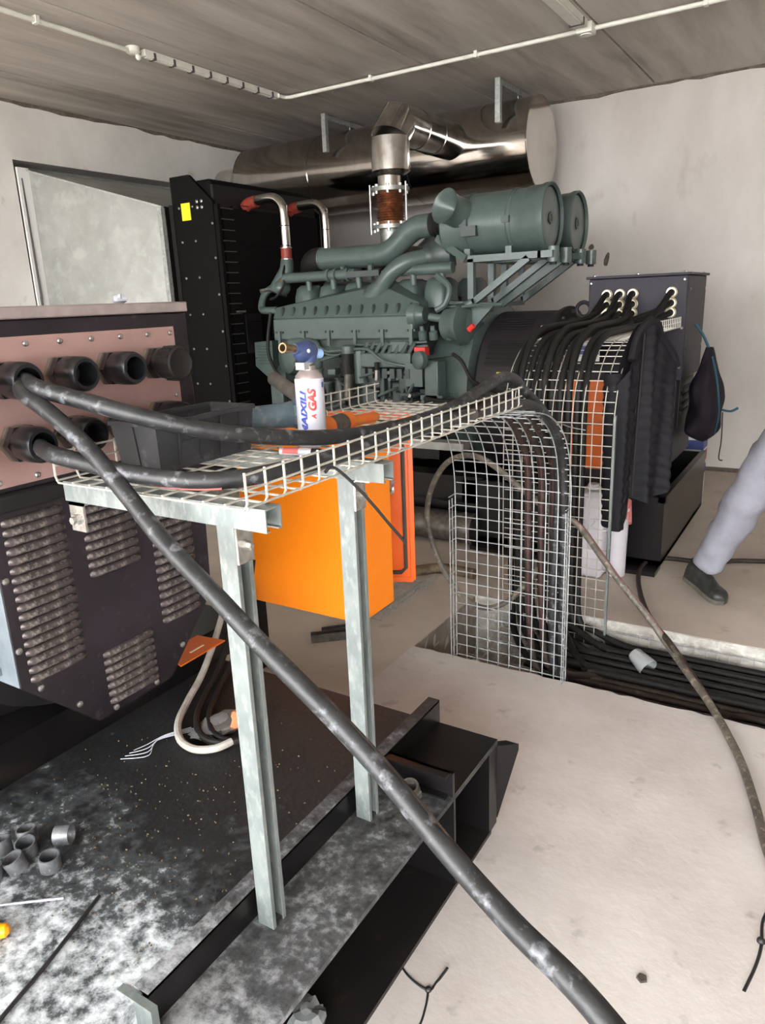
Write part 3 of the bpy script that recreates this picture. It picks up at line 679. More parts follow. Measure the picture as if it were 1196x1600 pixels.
for i in range(8):
    x = -2.80+i*.052; MB().bar((x, 4.26, 1.215), (x+.03, 4.29, 1.285), .022, .02).build('delivery_valve', 'engine', pu)
for i in range(7):
    x = -2.79+i*.058
    MB().box(x-.018, 4.245, 1.05, x+.018, 4.27, 1.115).build('pump_cover', 'engine_dark', pu)
pb = MB()
for (x0, x1, z0, z1, y) in ((-2.86, -2.62, .84, 1.10, 4.32), (-2.60, -2.44, .82, 1.02, 4.30), (-2.80, -2.70, .80, .98, 4.27), (-2.52, -2.45, .90, 1.08, 4.26), (-2.68, -2.64, .78, 1.1, 4.27)): pb.box(x0, y, z0, x1, 4.5, z1)
pb.build('governor_linkage_block', 'engine_dark', g2, bevel=.012)
for i in range(14):
    x = random.uniform(-2.9, -2.3); z = random.uniform(.78, 1.12); y = random.uniform(4.25, 4.30)
    MB().lathe((x, y+.08, z), (0, -1, 0), [(0, .022), (.07, .022), (.08, .014), (.1, .013)], 8).build('fitting', random.choice(['engine', 'engine', 'engine_dark', 'engine_dark', 'bolt_steel']), g2)
for i in range(10):
    x = random.uniform(-2.95, -2.35); z = random.uniform(.8, 1.1); dx = random.uniform(-.15, .15); dz = random.uniform(-.16, .16)
    MB().tube([(x, 4.32, z), (x+dx*.4, 4.24, z+dz*.2), (x+dx, 4.25, z+dz*.7), (x+dx*1.3, 4.34, z+dz)], .010, 7).build('fuel_line', random.choice(['engine', 'engine', 'engine_dark']), g2)
for z, y in ((1.275, 4.29), (1.25, 4.30)):
    MB().tube([(-3.35, y, z), (-3.2, y, z-.01), (-3.12, y, z-.045), (-3.02, y, z-.045), (-2.95, y, z-.01), (-2.6, y, z), (-2.32, y+.02, z+.01)], .008, 7, k=4).build('fuel_line', 'engine', g2)
MB().tube([(-3.060, 4.240, 1.230), (-2.786, 4.240, 1.247), (-2.708, 4.230, 1.231), (-2.625, 4.230, 1.172), (-2.517, 4.240, 1.143), (-2.455, 4.260, 1.133)], .011, 8).build('lubrication_line', 'engine', g2)
for x, y, z, r, h, mt_ in ((-3.30, 4.36, .86, .045, .17, 'engine'), (-3.18, 4.34, .84, .045, .17, 'engine'), (-3.06, 4.36, .86, .045, .18, 'engine_dark'), (-2.98, 4.30, 1.05, .03, .09, 'rubber'), (-3.42, 4.33, .95, .035, .1, 'engine_dark')):
    o = MB().lathe((x, y, z), (0, 0, 1), [(0, r*.7), (.01, r), (h-.02, r), (h-.015, r*1.12), (h, r*1.12)], 16).build('oil_filter', mt_, g2)
for i in range(9):
    x = -3.45+i*.13; MB().cyl((x, 4.44, 1.20), (x, 4.44, 1.29), .012, n=8).build('pipe_union', 'engine_dark', g2)
for i in range(16):
    x = random.uniform(-3.55, -2.3); z = random.uniform(.76, 1.24); s_ = random.uniform(.025, .06)
    MB().box(x, random.uniform(4.30, 4.40), z, x+s_*random.uniform(.6, 1.6), 4.52, z+s_).build('bracket', random.choice(['engine', 'engine_dark']), g2, bevel=.005)
for (p, mt_, r) in (([(-3.5, 4.38, 1.15), (-3.35, 4.30, 1.10), (-3.2, 4.30, 1.16), (-3.05, 4.34, 1.2)], 'engine', .014), ([(-3.45, 4.34, .82), (-3.3, 4.26, .80), (-3.05, 4.27, .84), (-2.9, 4.32, .95)], 'engine_dark', .016), ([(-2.96, 4.3, 1.2), (-2.9, 4.24, 1.1), (-2.93, 4.24, .95), (-2.98, 4.3, .85)], 'rubber', .010), ([(-3.2, 4.3, 1.0), (-3.12, 4.25, .93), (-3.15, 4.25, .82), (-3.22, 4.32, .78)], 'rubber', .009)):
    MB().tube(p, r, 8).build('pipe_run', mt_, g2)
for x in (-2.36, -2.28, -2.16): MB().lathe((x, 4.33, 1.30), (0, -.2, 1), [(0, .03), (.05, .03), (.06, .018), (.09, .016)], 10).build('sensor', 'engine', g2)
MB().box(-2.58, 4.27, 1.225, -2.46, 4.29, 1.29).build('name_plate', 'engine', g2)
# electric actuator with red cap
ac = MB().box(-2.30, 4.22, .92, -2.20, 4.34, 1.17).build('actuator', 'engine', g2, bevel=.008)
MB().box(-2.33, 4.22, .92, -2.17, 4.34, .95).build('flange', 'engine', ac)
MB().lathe((-2.30, 4.20, 1.18), (-.4, -1, 0), [(0, .058), (.04, .058), (.05, .04)], 14).build('motor_cap', 'engine', ac)
MB().box(-2.38, 4.24, 1.20, -2.30, 4.30, 1.255).build('red_tag', 'ink_red', ac)
MB().box(-2.46, 4.25, 1.0, -2.33, 4.27, 1.15).build('side_plate', 'engine', ac)
MB().lathe((-2.2, 4.30, .86), (0, -.1, 1), [(-.12, .03), (0, .05), (.07, .07)], 14).build('support_cone', 'engine', g2)
MB().cyl((-2.42, 4.26, .80), (-2.05, 4.26, .80), .062, n=18).build('starter_motor', 'engine', g2)
MB().cyl((-2.46, 4.26, .80), (-2.42, 4.26, .80), .03, n=10).build('starter_nose', 'brass', g2)
MB().tube([(-2.090, 4.220, 1.216), (-2.019, 4.200, 1.171), (-1.963, 4.200, 1.073), (-1.915, 4.220, 1.032), (-1.833, 4.300, 0.977)], .012, 8).build('black_hose', 'rubber', g2)
MB().tube([(-2.30, 4.22, .93), (-2.15, 4.2, .92), (-2.0, 4.25, .93)], .014, 8).build('black_hose', 'rubber', g2)
MB().tube([(-3.648, 4.350, 1.520), (-3.659, 4.300, 1.315), (-3.638, 4.280, 1.176), (-3.526, 4.260, 1.038), (-3.351, 4.260, 0.981), (-3.268, 4.300, 0.937)], .013, 8).build('black_hose', 'rubber', g2)
MB().tube([(-3.64, 4.55, 1.86), (-3.63, 4.5, 1.78), (-3.60, 4.46, 1.70), (-3.66, 4.44, 1.62), (-3.74, 4.46, 1.60)], .010, 6).build('black_hose', 'rubber', g2)
MB().tube([(-2.08, 4.38, 1.50), (-2.06, 4.30, 1.50), (-1.95, 4.30, 1.505), (-1.8, 4.32, 1.505)], .009, 6).build('bent_rod', 'engine', g2)
# belt guard at the front of the engine
bg_ = MB().prism([(-3.970, 4.500, 1.280), (-3.792, 4.500, 1.294), (-3.797, 4.500, 1.058), (-3.697, 4.500, 0.960), (-3.757, 4.500, 0.939), (-3.978, 4.500, 1.096)], (0, .12, 0)).build('belt_guard', 'engine', g2)
for k in range(7):
    a = Vector((-3.949, 4.495, 1.251)); b = Vector((-3.805, 4.495, 1.250)); MB().bar(a-Vector((0, 0, .022*k)), b-Vector((0, 0, .022*k)), .004, .006).build('guard_slot', 'engine_dark', bg_)
MB().box(-3.80, 4.45, .80, -3.68, 4.62, .96).build('front_mount', 'engine', g2, bevel=.008)
MB().bar((-2.7, 4.22, .63), (-2.0, 4.22, .63), .10, .05).build('engine_foot', 'galv_dull', g2)
MB().bar((-3.7, 4.3, .58), (-2.2, 4.3, .58), .16, .10).build('mount_rail', 'black_paint', g2)
# ---- radiator
rd = MB().box(-4.36, 4.27, .36, -4.04, 5.50, 2.42).build('radiator_core', 'opening_black', g2)
sp = MB().prism([(-4.43, 4.23, .30), (-4.02, 4.23, .30), (-4.02, 4.23, 2.30), (-4.24, 4.23, 2.50), (-4.43, 4.23, 2.50)], (0, .03, 0)).build('radiator_side', 'radiator_black', g2)
sp2 = MB().prism([(-4.43, 5.51, .30), (-4.02, 5.51, .30), (-4.02, 5.51, 2.30), (-4.24, 5.51, 2.50), (-4.43, 5.51, 2.50)], (0, .03, 0)).build('radiator_side', 'radiator_black', g2)
MB().box(-4.40, 4.26, 2.28, -4.06, 5.51, 2.46).build('header_tank', 'radiator_black', g2, bevel=.02)
MB().box(-4.50, 4.17, .30, -4.46, 5.58, 2.30).build('duct_flange', 'radiator_black', g2)
MB().box(-4.46, 4.22, .30, -4.42, 5.55, 2.31).build('canvas_collar', 'rubber', g2)
zz = [2.40, 2.16, 1.90, 1.63, 1.37, 1.1, .86]
bolts(sp, [(-4.36, 4.228, z-.12) for z in zz]+[(-4.22, 4.228, z-.12) for z in zz]+[(-4.035, 4.228, z-.25) for z in zz], (0, -1, 0), .009)
bolts(sp, [(x, 4.228, z) for x in (-4.17, -4.125) for z in (2.31, 2.27)], (0, -1, 0), .013)
bolts(g2, [(-4.48, 4.168, 2.2-.22*i) for i in range(7)], (0, -1, 0), .008)
MB().box(-4.335, 4.225, 2.19, -4.245, 4.229, 2.31).build('yellow_sticker', 'yellow', sp)
# fan guard: angle column with rungs, then the mesh guard and shroud
fg = MB().box(-4.02, 4.24, .32, -3.985, 4.27, 2.28).build('guard_column', 'radiator_black', g2)
MB().box(-4.02, 4.40, .32, -4.0, 4.42, 2.28).build('guard_column', 'radiator_black', g2)
for k in range(26): MB().bar((-3.99, 4.26, .38+k*.075), (-3.99, 4.41, .38+k*.075), .006, .006).build('guard_rung', 'grey_clip', fg)
sh = MB().box(-4.04, 4.30, .40, -3.99, 5.46, 2.26).build('fan_shroud', 'radiator_black', g2)
MB().cyl((-4.0, AY, 1.35), (-3.7, AY, 1.35), .12, n=20).build('fan_hub', 'radiator_black', sh)
for k in range(7):
    MB().bar((-3.96, 4.45, .6+k*.28), (-3.96, 5.4, .6+k*.28), .004, .004).build('guard_wire', 'radiator_black', g2)
MB().tube([(-4.0, 4.35, 1.52), (-3.9, 4.35, 1.52)], .008, 6).build('guard_bolt', 'bolt_steel', g2)
MB().box(-4.04, 4.44, 1.2, -3.98, 4.62, 1.5).build('guard_box', 'black_paint', g2)

# ---------------------------------------------------------------- the near generator set: alternator end and skid
g1 = thing('generator_set', 'near generator set with pinkish gland plate, louvred dark end cover and dusty black skid', 'generator', (-1.9, 1.06, 0))
PX = -1.42
bx = MB().box(-2.0, .30, 1.20, PX-.004, 1.365, 1.545).build('terminal_box', 'cover_dark', g1, bevel=.004)
MB().box(-2.0, .30, 1.545, PX+.004, 1.365, 1.57).build('lid', 'alu_strip', bx, bevel=.003)
gp = MB().box(PX-.004, .34, 1.215, PX, 1.315, 1.512).build('gland_plate', 'pink_alu', g1, bevel=.001)
bolts(gp, [(PX, .36+.079*i, 1.497) for i in range(12)]+[(PX, 1.30, z) for z in (1.497, 1.45, 1.345, 1.27)]+[(PX, .38+.085*i, 1.228) for i in range(11)], (1, 0, 0), .0065, .005)
GY = (.595, .722, .85, .98, 1.107, 1.235)
def gland(y, z, capped=False):
    p = Vector((PX, y, z))
    g = MB().lathe(p, (1, 0, 0), [(0, .030), (.034, .030), (.036, .036), (.060, .037), (.085, .036), (.092, .032), (.092, .0255), (.02, .0255)], 28, caps=False).build('cable_gland', 'gland', gp)
    MB().lathe(p, (1, 0, 0), [(.0, .040), (.012, .041), (.014, .033)], 6).build('lock_nut', 'gland_metal', g, angle=20)
    MB().lathe(p, (1, 0, 0), [(.018, .040), (.034, .040)], 6).build('hexagon', 'gland', g, angle=20)
    MB().cyl(p+Vector((.022, 0, 0)), p+Vector((.024, 0, 0)), .0254, n=20).build('bore', 'opening_black', g)
    if capped:
        MB().lathe(p, (1, 0, 0), [(.05, .0375), (.095, .0385), (.098, .034), (.094, .028), (.094, .0)], 24).build('blanking_cap', 'rubber', g)
        for k in range(14):
            a = 2*math.pi*k/14; MB().bar(p+Vector((.055, .039*math.cos(a), .039*math.sin(a))), p+Vector((.094, .040*math.cos(a), .040*math.sin(a))), .004, .004).build('grip_rib', 'rubber', g)
for i, y in enumerate(GY):
    gland(y, 1.43, i == 5)
    if i != 2: gland(y, 1.303)
gland(.857, 1.303)
# louvred end cover
pol = [(.777, 1.205), (.777, .773), (.95, .600), (1.18, .605), (1.355, .79), (1.372, 1.205)]
ec = MB().prism([(PX-.02, y, z) for y, z in pol], (.006, 0, 0)).build('end_cover', 'cover_dark', g1)
wr = MB()
for (a, b), (c, d) in zip(pol, pol[1:]+pol[:1]): wr.prism([(PX-.02, a, b), (PX-.02, c, d), (PX-.30, c, d), (PX-.30, a, b)], (0, 0, .003))
wr2 = MB()
for (a, b), (c, d) in zip(pol[:-1], pol[1:]):
    n_ = Vector((0, d-b, -(c-a))).normalized()*-.003
    wr2.prism([(PX-.018, a, b), (PX-.018, c, d), (PX-.34, c, d), (PX-.34, a, b)], n_)
wr2.build('cover_rim', 'cover_left', ec)
MB().box(PX-.05, .777, 1.165, PX+.012, 1.372, 1.205).build('hinge_strip', 'black_paint', ec, bevel=.008)
def louvre(y0, y1, z):
    mb = MB(); L = y1-y0
    def f(u, v):
        y = y0+L*u; e = min(1, min(u, 1-u)*L/.012); e = math.sin(e*math.pi/2)
        a = v*math.pi; return Vector((PX-.0145+.010*e*math.sin(a)**.8, y, z-.0095*math.cos(a)*(.55+.45*e)))
    mb.grid(f, 13, 7); return mb.build('louvre', 'louvre', ec, angle=70)
for y0, y1, z0, z1, n_ in ((.80, .945, .783, 1.14, 18), (.985, 1.135, .965, 1.14, 9), (1.175, 1.312, .77, 1.14, 17), (.985, 1.142, .632, .757, 7)):
    l0 = louvre(y0, y1, z1)
    for k in range(1, n_):
        dup(l0, ec, WO[l0.name]+Vector((0, 0, -(z1-z0)*k/(n_-1))))
bolts(ec, [(PX-.014, y, z) for y, z in ((.787, 1.02), (.787, .86), (.82, .755), (.905, .67), (1.0, .612), (1.13, .616), (1.23, .68), (1.335, .80), (1.355, 1.0))], (1, 0, 0), .008, .005)
for k in range(12):
    MB().bar((-1.50, .776, .80+k*.03), (-1.66, .776, .80+k*.03), .014, .018).build('side_louvre', 'cover_left', ec)
MB().lathe((-3.2, 1.065, .95), (1, 0, 0), [(0, .5), (1.28, .5), (1.34, .47), (1.36, .40), (1.56, .38)], 44).build('alternator_body', 'black_paint', g1)
# orange sheet seen past the cover
osh = MB().prism([(-1.632, 1.578, 0.492), (-1.630, 1.381, 0.492), (-1.742, 1.419, 0.492), (-1.744, 1.564, 0.492)], (0, 0, .004)).build('orange_plate', 'orange_dark', g1)
MB().bar((-1.667, 1.456, 0.498), (-1.668, 1.516, 0.498), .006, .002).build('printed_arrow', 'ivory', osh)
# skid
BZ, PZ = .30, .37
sk = MB()
sk.box(-1.0, .1, BZ-.014, -.735, 1.745, BZ)
skid = sk.build('end_beam', 'dusty_beam', g1)
MB().box(-1.0, .1, .0055, -.735, 1.70, .018).build('bottom_flange', 'rusty_black', g1); MB().box(-.93, .1, .018, -.915, 1.72, BZ-.014).build('web', 'black_gloss', g1)
MB().box(-.932, .1, BZ-.006, -.738, 1.43, BZ+.0006).build('weld_plate', 'dusty_beam', skid)
MB().box(-3.6, .10, .31, -.945, 1.65, PZ).build('deck_plate', 'dusty_plate', g1)
MB().box(-.952, .62, BZ, -.930, 1.756, PZ+.004).build('kick_bar', 'black_gloss', g1)
MB().box(-.968, .62, PZ-.002, -.93, 1.756, PZ+.0045).build('kick_bar_flange', 'dusty_beam', g1)
MB().box(-.99, .60, BZ, -.90, .615, PZ+.003).build('cross_stop', 'strut', g1)
MB().box(-2.02, .1, PZ, -1.735, 1.78, .49).build('cross_rail', 'black_gloss', g1)
MB().box(-3.6, .62, .49, -1.9, .72, .56).build('alternator_rail', 'black_gloss', g1)
MB().box(-3.6, 1.42, .49, -1.9, 1.52, .56).build('alternator_rail', 'black_gloss', g1)
MB().box(-.93, 1.452, BZ, -.735, 1.462, PZ).build('gusset_plate', 'black_gloss', g1)
MB().box(-.93, 1.43, PZ-.006, -.745, 1.462, PZ).build('gusset_flange', 'black_gloss', g1)
MB().box(-.93, 1.43, BZ, -.75, 1.452, BZ+.006).build('weld_bead', 'black_gloss', g1)
MB().box(-.915, 1.46, .014, -.737, 1.47, BZ-.014).build('stiffener', 'black_gloss', g1)
MB().box(-.915, 1.69, .014, -.737, 1.745, BZ-.014).build('end_stiffener', 'black_gloss', g1)
MB().box(-.93, 1.463, BZ, -.735, 1.745, BZ+.004).build('top_pad', 'black_gloss', g1)
MB().prism([(-.76, 1.745, .27), (-.69, 1.80, .27), (-.69, 1.80, .25), (-.74, 1.76, .02), (-.76, 1.745, .02)], (-.04, .0, 0)).build('lifting_lug', 'black_gloss', g1)
MB().box(-.92, 1.0, .04, -.912, 1.02, .25).build('web_stiffener', 'black_gloss', g1)
MB().cyl((-.915, .93, .09), (-.90, .93, .09), .03, n=18).build('web_plug', 'black_paint', g1)

# ---------------------------------------------------------------- strut supports for the tray
def channel(p0, p1, open_dir, w=.041, th=.0028, lip=.009):
    p0 = Vector(p0); p1 = Vector(p1); d = (p1-p0).normalized(); o = Vector(open_dir).normalized(); s = d.cross(o); h = w/2
    prof = [(-h, h-lip*0), (-h, h)]  # placeholder, real profile below
    pr = [(-h+lip, h), (-h, h), (-h, -h), (h, -h), (h, h), (h-lip, h), (h-lip, h-th), (h-th, h-th), (h-th, -h+th), (-h+th, -h+th), (-h+th, h-th), (-h+lip, h-th)]
    mb = MB(); n = len(pr); vs = [p0+s*a+o*b for a, b in pr]+[p1+s*a+o*b for a, b in pr]
    fs = [(i, (i+1) % n, n+(i+1) % n, n+i) for i in range(n)]
    for q in (0, n): fs += [tuple(q+i for i in (0, 1, 10, 11)), tuple(q+i for i in (1, 2, 9, 10)), tuple(q+i for i in (2, 3, 8, 9)), tuple(q+i for i in (3, 4, 7, 8)), tuple(q+i for i in (4, 5, 6, 7))]
    return mb.add(vs, fs)
def support(y, label, lx):
    t = thing('strut_support', label, 'support', (lx, y, BZ), 'strut supports under the cable tray')
    leg = channel((lx, y, BZ), (lx, y, 1.184), (1, 0, 0)).build('leg', 'strut', t, angle=20)
    MB().box(lx-.0165, y-.0165, BZ+.01, lx-.0145, y+.0165, 1.17).build('rusty_inside', 'rust_in', leg)
    channel((-1.32, y-.015, 1.2055), (-.785, y-.015, 1.2055), (0, 0, -1)).build('beam', 'strut', t, angle=20)
    def bracket(x, yy):
        b = MB(); b.box(x, yy-.02, 1.110, x+.005, yy+.02, 1.184); b.box(x, yy-.02, 1.178, x+.042, yy+.02, 1.184)
        k = b.build('bracket', 'zinc', t)
        MB().lathe((x+.005, yy, 1.142), (1, 0, 0), [(0, .011), (.006, .011), (.006, .0085), (.014, .008), (.016, .005)], 6).build('bolt', 'zinc', k, angle=20)
    bracket(lx+.021, y); 
    if y < 1: 
        b = MB(); b.box(-1.305, y-.04, 1.125, -1.262, y-.035, 1.184); b.box(-1.305, y-.04, 1.179, -1.262, y, 1.184)
        k = b.build('bracket', 'zinc', t)
        MB().lathe((-1.284, y-.04, 1.15), (0, -1, 0), [(0, .011), (.006, .011), (.006, .0085), (.014, .008)], 6).build('bolt', 'zinc', k, angle=20)
support(.915, 'galvanised strut support under the near end of the cable tray', -.895)
support(1.29, 'galvanised strut support in front of the orange cabinet', -.895)

# ---------------------------------------------------------------- wire mesh cable trays
WR = .0024
def mesh_tray(label, path, side, x0, x1, mt, pitch=.05, height=.06, rails=(True, True), group=None, long_pitch=.05, railfrom=(0, 9), name='cable_tray'):
    """path: polyline (y,z) of the tray floor; side: +1/-1 which way the side rails stand from the floor"""
    t = thing(name, label, 'cable tray', ((x0+x1)/2, path[0][0], path[0][1]), group)
    P2 = [Vector((0, a, b)) for a, b in path]
    pts = crom(P2, 8) if len(P2) > 2 else P2
    cum = [0]
    for a, b in zip(pts, pts[1:]): cum.append(cum[-1]+(b-a).length)
    def at(s):
        for i in range(len(pts)-1):
            if s <= cum[i+1] or i == len(pts)-2:
                k = (s-cum[i])/max(cum[i+1]-cum[i], 1e-6); d = (pts[i+1]-pts[i]).normalized(); return pts[i].lerp(pts[i+1], k), Vector((0, -d.z, d.y))*side
    nl = int(round((x1-x0)/long_pitch)); lw = MB()
    for i in range(nl+1):
        x = x0+(x1-x0)*i/nl; lw.tube([p+Vector((x, 0, 0)) for p in pts], WR, 5, smooth=False)
    S = cum[-1]
    def railline(x, h):
        q = []
        for i in range(0, 41):
            s = S*i/40
            if railfrom[0] <= s <= railfrom[1]:
                p, n_ = at(s); q.append(p+n_*h+Vector((x, 0, 0)))
        if len(q) > 1: lw.tube(q, WR, 5, smooth=False)
    for x, on in ((x0, rails[0]), (x1, rails[1])):
        if on: railline(x, height*.5); railline(x, height*.93)
    lw.build('long_wires', mt, t)
    cw = MB(); k = int(S/pitch)
    for i in range(k+1):
        s = min(S, i*pitch); p, n_ = at(s); q = []
        on = railfrom[0] <= s <= railfrom[1]
        off = n_*WR*1.6*-1
        if rails[0] and on: q += [p+n_*height+Vector((x0, 0, 0)), p+n_*.008+Vector((x0-.001, 0, 0))]
        q += [p+off+Vector((x0+.006, 0, 0)), p+off+Vector((x1-.006, 0, 0))]
        if rails[1] and on: q += [p+n_*.008+Vector((x1+.001, 0, 0)), p+n_*height+Vector((x1, 0, 0))]
        cw.tube(q, WR, 5, smooth=False)
    cw.build('cross_wires', mt, t)
    return t
mesh_tray('galvanised wire mesh tray carrying the tools and gas can', [(.86, 1.232), (2.085, 1.232)], 1, -1.31, -.805, 'wire_galv')
mesh_tray('wire mesh tray bent down into the trench at the near side', [(2.10, 1.19), (2.25, 1.185), (2.42, 1.15), (2.56, 1.08), (2.65, .98), (2.69, .86), (2.70, .72), (2.70, .3), (2.70, -.12)], -1, -1.335, -.835, 'wire_dull', rails=(True, True), railfrom=(.82, 9))
mesh_tray('wire mesh tray bent down from the grey terminal box to the trench', [(4.70, 1.335), (4.2, 1.335), (3.72, 1.335), (3.52, 1.30), (3.37, 1.19), (3.30, 1.04), (3.29, .9), (3.29, .4), (3.29, -.24)], -1, -1.36, -.835, 'wire_galv', rails=(True, True), railfrom=(0, .95))
ft = MB().box(-.835, 3.285, -.22, -.826, 3.305, 1.02).build('edge_angle', 'strut', bpy.data.objects['cable_tray.002'])
rt = thing('cable_tray', 'flat wire mesh tray lying in the floor trench under the black cables', 'cable tray', (.8, 3.0, -.13))
lw = MB(); cw = MB()
for y in (2.76, 2.86, 2.96, 3.06, 3.16, 3.26, 3.32): lw.wire((-1.4, y, -.13), (2.9, y, -.13), WR)
for z in (-.085, -.045): lw.wire((-.84, 3.325, z), (2.9, 3.325, z), WR)
x = -1.38
while x < 2.9: cw.tube([(x, 2.76, -.133), (x, 3.32, -.133), (x, 3.328, -.12), (x, 3.328, -.035)], WR, 5, smooth=False); x += .05
lw.build('long_wires', 'wire_dull', rt); cw.build('cross_wires', 'wire_dull', rt)
# scrap of tray on the floor behind the orange cabinet
st = thing('tray_offcut', 'offcut of wire mesh tray lying on the floor behind the orange cabinet', 'tray offcut', (-1.95, 3.15, 0))
mb = MB()
for i in range(8):
    y = 2.85+i*.08; mb.tube([(-2.25, y, .004), (-1.83, y, .004), (-1.82, y, .06)], WR, 5, smooth=False)
for x, z in ((-2.2, .007), (-2.1, .007), (-2.0, .007), (-1.9, .007), (-1.826, .03), (-1.822, .058)): mb.wire((x, 2.84, z), (x, 3.43, z), WR)
mb.build('wires', 'wire_dull', st)

# ---------------------------------------------------------------- heavy cables of the near set
CR = .0166
a = [(-1.40, .85, 1.432), (-1.345, .853, 1.43), (-1.270, 0.828, 1.420), (-1.200, 0.869, 1.394), (-1.115, 0.919, 1.362), (-1.030, 1.003, 1.326), (-0.965, 1.131, 1.294), (-0.920, 1.292, 1.270), (-0.885, 1.481, 1.262), (-0.865, 1.712, 1.271), (-0.855, 1.914, 1.303), (-0.850, 2.041, 1.320)]
e = [(-0.850, 2.147, 1.301), (-0.860, 2.240, 1.254), (-.875, 2.30, 1.245), (-.885, 2.47, 1.17), (-.89, 2.62, 1.07), (-.895, 2.70, .93), (-.90, 2.735, .75), (-.91, 2.74, .3), (-.90, 2.76, .0), (-.82, 2.79, -.09), (-.6, 2.80, -.11), (.5, 2.82, -.105), (2.8, 2.82, -.105)]
ca = thing('power_cable', 'thick scuffed black cable arching over the tray from the upper gland', 'cable', (-1.4, .85, 1.41))
MB().tube(a+e, CR, 12, k=7).build('sheath', 'cable_scuff_glint', ca)
b = [(-1.40, .857, 1.303), (-1.345, .857, 1.30), (-1.250, 0.819, 1.299), (-1.160, 0.833, 1.284), (-1.060, 0.856, 1.267), (-0.965, 0.895, 1.256), (-0.910, 0.952, 1.252), (-0.875, 1.018, 1.254), (-0.850, 1.168, 1.253), (-0.840, 1.494, 1.255), (-0.840, 1.902, 1.245)]
e2 = [(-.845, 2.16, 1.225), (-.85, 2.34, 1.19), (-.86, 2.50, 1.12), (-.865, 2.63, 1.02), (-.87, 2.70, .88), (-.87, 2.735, .6), (-.87, 2.745, .2), (-.86, 2.77, -.05), (-.78, 2.80, -.14+.03), (-.5, 2.855, -.11), (2.8, 2.86, -.105)]
cb = thing('power_cable', 'thick scuffed black cable with a red line lying along the tray from the lower gland', 'cable', (-1.4, .857, 1.29))
sm = crom(b+e2, 7)
MB().tube(b+e2, CR, 12, k=7).build('sheath', 'cable_scuff_glint', cb)
MB().tube([p+Vector((.009, -.0035, -.0135)) if p.y < 1.05 else p+Vector((.0125, 0, -.0105)) for p in sm[8:40]], .0026, 6, smooth=False).build('red_line', 'stripe_pink', cb)
c = [(-1.38, .842, 1.427), (-1.335, .835, 1.422), (-1.294, .815, 1.41), (-1.23, .822, 1.372), (-1.15, .829, 1.313), (-1.056, .826, 1.235), (-.958, .814, 1.163), (-.83, .797, 1.092), (-.717, .784, 1.025), (-.599, .778, .952), (-.504, .768, .892), (-.384, .740, .823), (-.275, .701, .790), (-.14, .652, .76), (.05, .57, .66), (.25, .45, .42), (.42, .32, .15), (.58, .15, .018), (.9, -.3, .018)]
cc_ = thing('power_cable', 'thick scuffed black cable hanging diagonally across the foreground', 'cable', (-1.3, .82, 1.38))
MB().tube(c, CR*.98, 14, k=7).build('sheath', 'cable_scuff_glint', cc_)
sm = crom(c, 7)
MB().tube([p+Vector((.0135, .004, .007)) for p in sm[60:110]], .0035, 6, smooth=False).build('brown_line', 'cable_brown', cc_)
# brown cables with red lines following the near tray down
for i, (x, y, dz) in enumerate(((-1.02, 2.735, .0), (-.975, 2.765, .01), (-.93, 2.775, .0))):
    p = [(x+.12, 1.75, 1.255), (x+.07, 2.0, 1.25), (x+.02, 2.25, 1.215), (x, 2.45, 1.16+dz), (x, 2.60, 1.06), (x, y-.02, .90), (x, y, .6), (x+.01, y+.01, .2), (x+.05, y+.03, -.02), (x+.2, 2.91+.045*i, -.105), (x+.6, 2.92+.045*i, -.11), (2.8, 2.92+.045*i, -.11)]
    t = thing('power_cable', ['brown cable with red line dropping down the near mesh, leftmost of three', 'brown cable with red line dropping down the near mesh, middle of three', 'brown cable with red line dropping down the near mesh, rightmost of three'][i], 'cable', (x, y, .1), 'brown cables inside the near mesh')
    MB().tube(p, .0155, 10).build('sheath', 'cable_brown', t)
    MB().tube([q+Vector((.004, -.0145, 0)) for q in crom(p, 6)[20:45]], .003, 5, smooth=False).build('red_line', 'stripe_red', t)
# twelve cables of the far set
names = ['left-hand', 'second', 'third', 'right-hand']; rown = ['top', 'middle', 'bottom']
lanes = [-1.335, -1.30, -1.265, -1.225, -1.18, -1.145, -1.10, -1.06, -1.02, -.985, -1.16, -1.08]
for i, (x, z) in enumerate(GL2):
    col, row = divmod(i, 3); X = lanes[i]; back = .034 if i >= 10 else 0
    if i == 9: X = -.985
    yb = 3.335+back+.006*(i % 3)
    zt = 1.358+.0 + (.033 if i % 3 == 1 and i < 10 else 0)
    ty = 2.98+.033*(i % 11) ; tz = -.112+.032*(i % 2)
    p = [(x, 4.73, z), (x, 4.66, z-.004), (x*.75+X*.25, 4.56, z*.6+zt*.4+.0), (x*.25+X*.75, 4.40, zt+.02), (X, 4.15, zt+.004), (X, 3.80, zt), (X, 3.62, zt-.012), (X, 3.47, zt-.075), (X, yb+.025, zt-.20), (X, yb, zt-.34), (X, yb, .7), (X, yb, .25), (X+.02, yb-.02, .0), (X+.10, (yb+ty)/2, tz+.035), (X+.28, ty, tz), (X+.6, ty, tz), (2.8, ty, tz)]
    t = cablebuild('power_cable', p, .0168, 'cable_mid' if i % 3 else 'cable_black', 'black cable from the %s gland of the %s column on the grey box' % (rown[row], names[col]), 'cable', 'black cables from the grey terminal box', 10, 6)
tie = MB()
for z in (.97,):
    tie.tube([(-1.37, 3.33, z), (-1.2, 3.305, z), (-.97, 3.315, z), (-.95, 3.34, z), (-1.2, 3.40, z), (-1.36, 3.37, z)], .004, 6, smooth=False, closed=True)
tag(tie.build('cable_tie', 'tie_black'), 'black cable tie round the hanging bundle by the orange panel', 'cable tie')
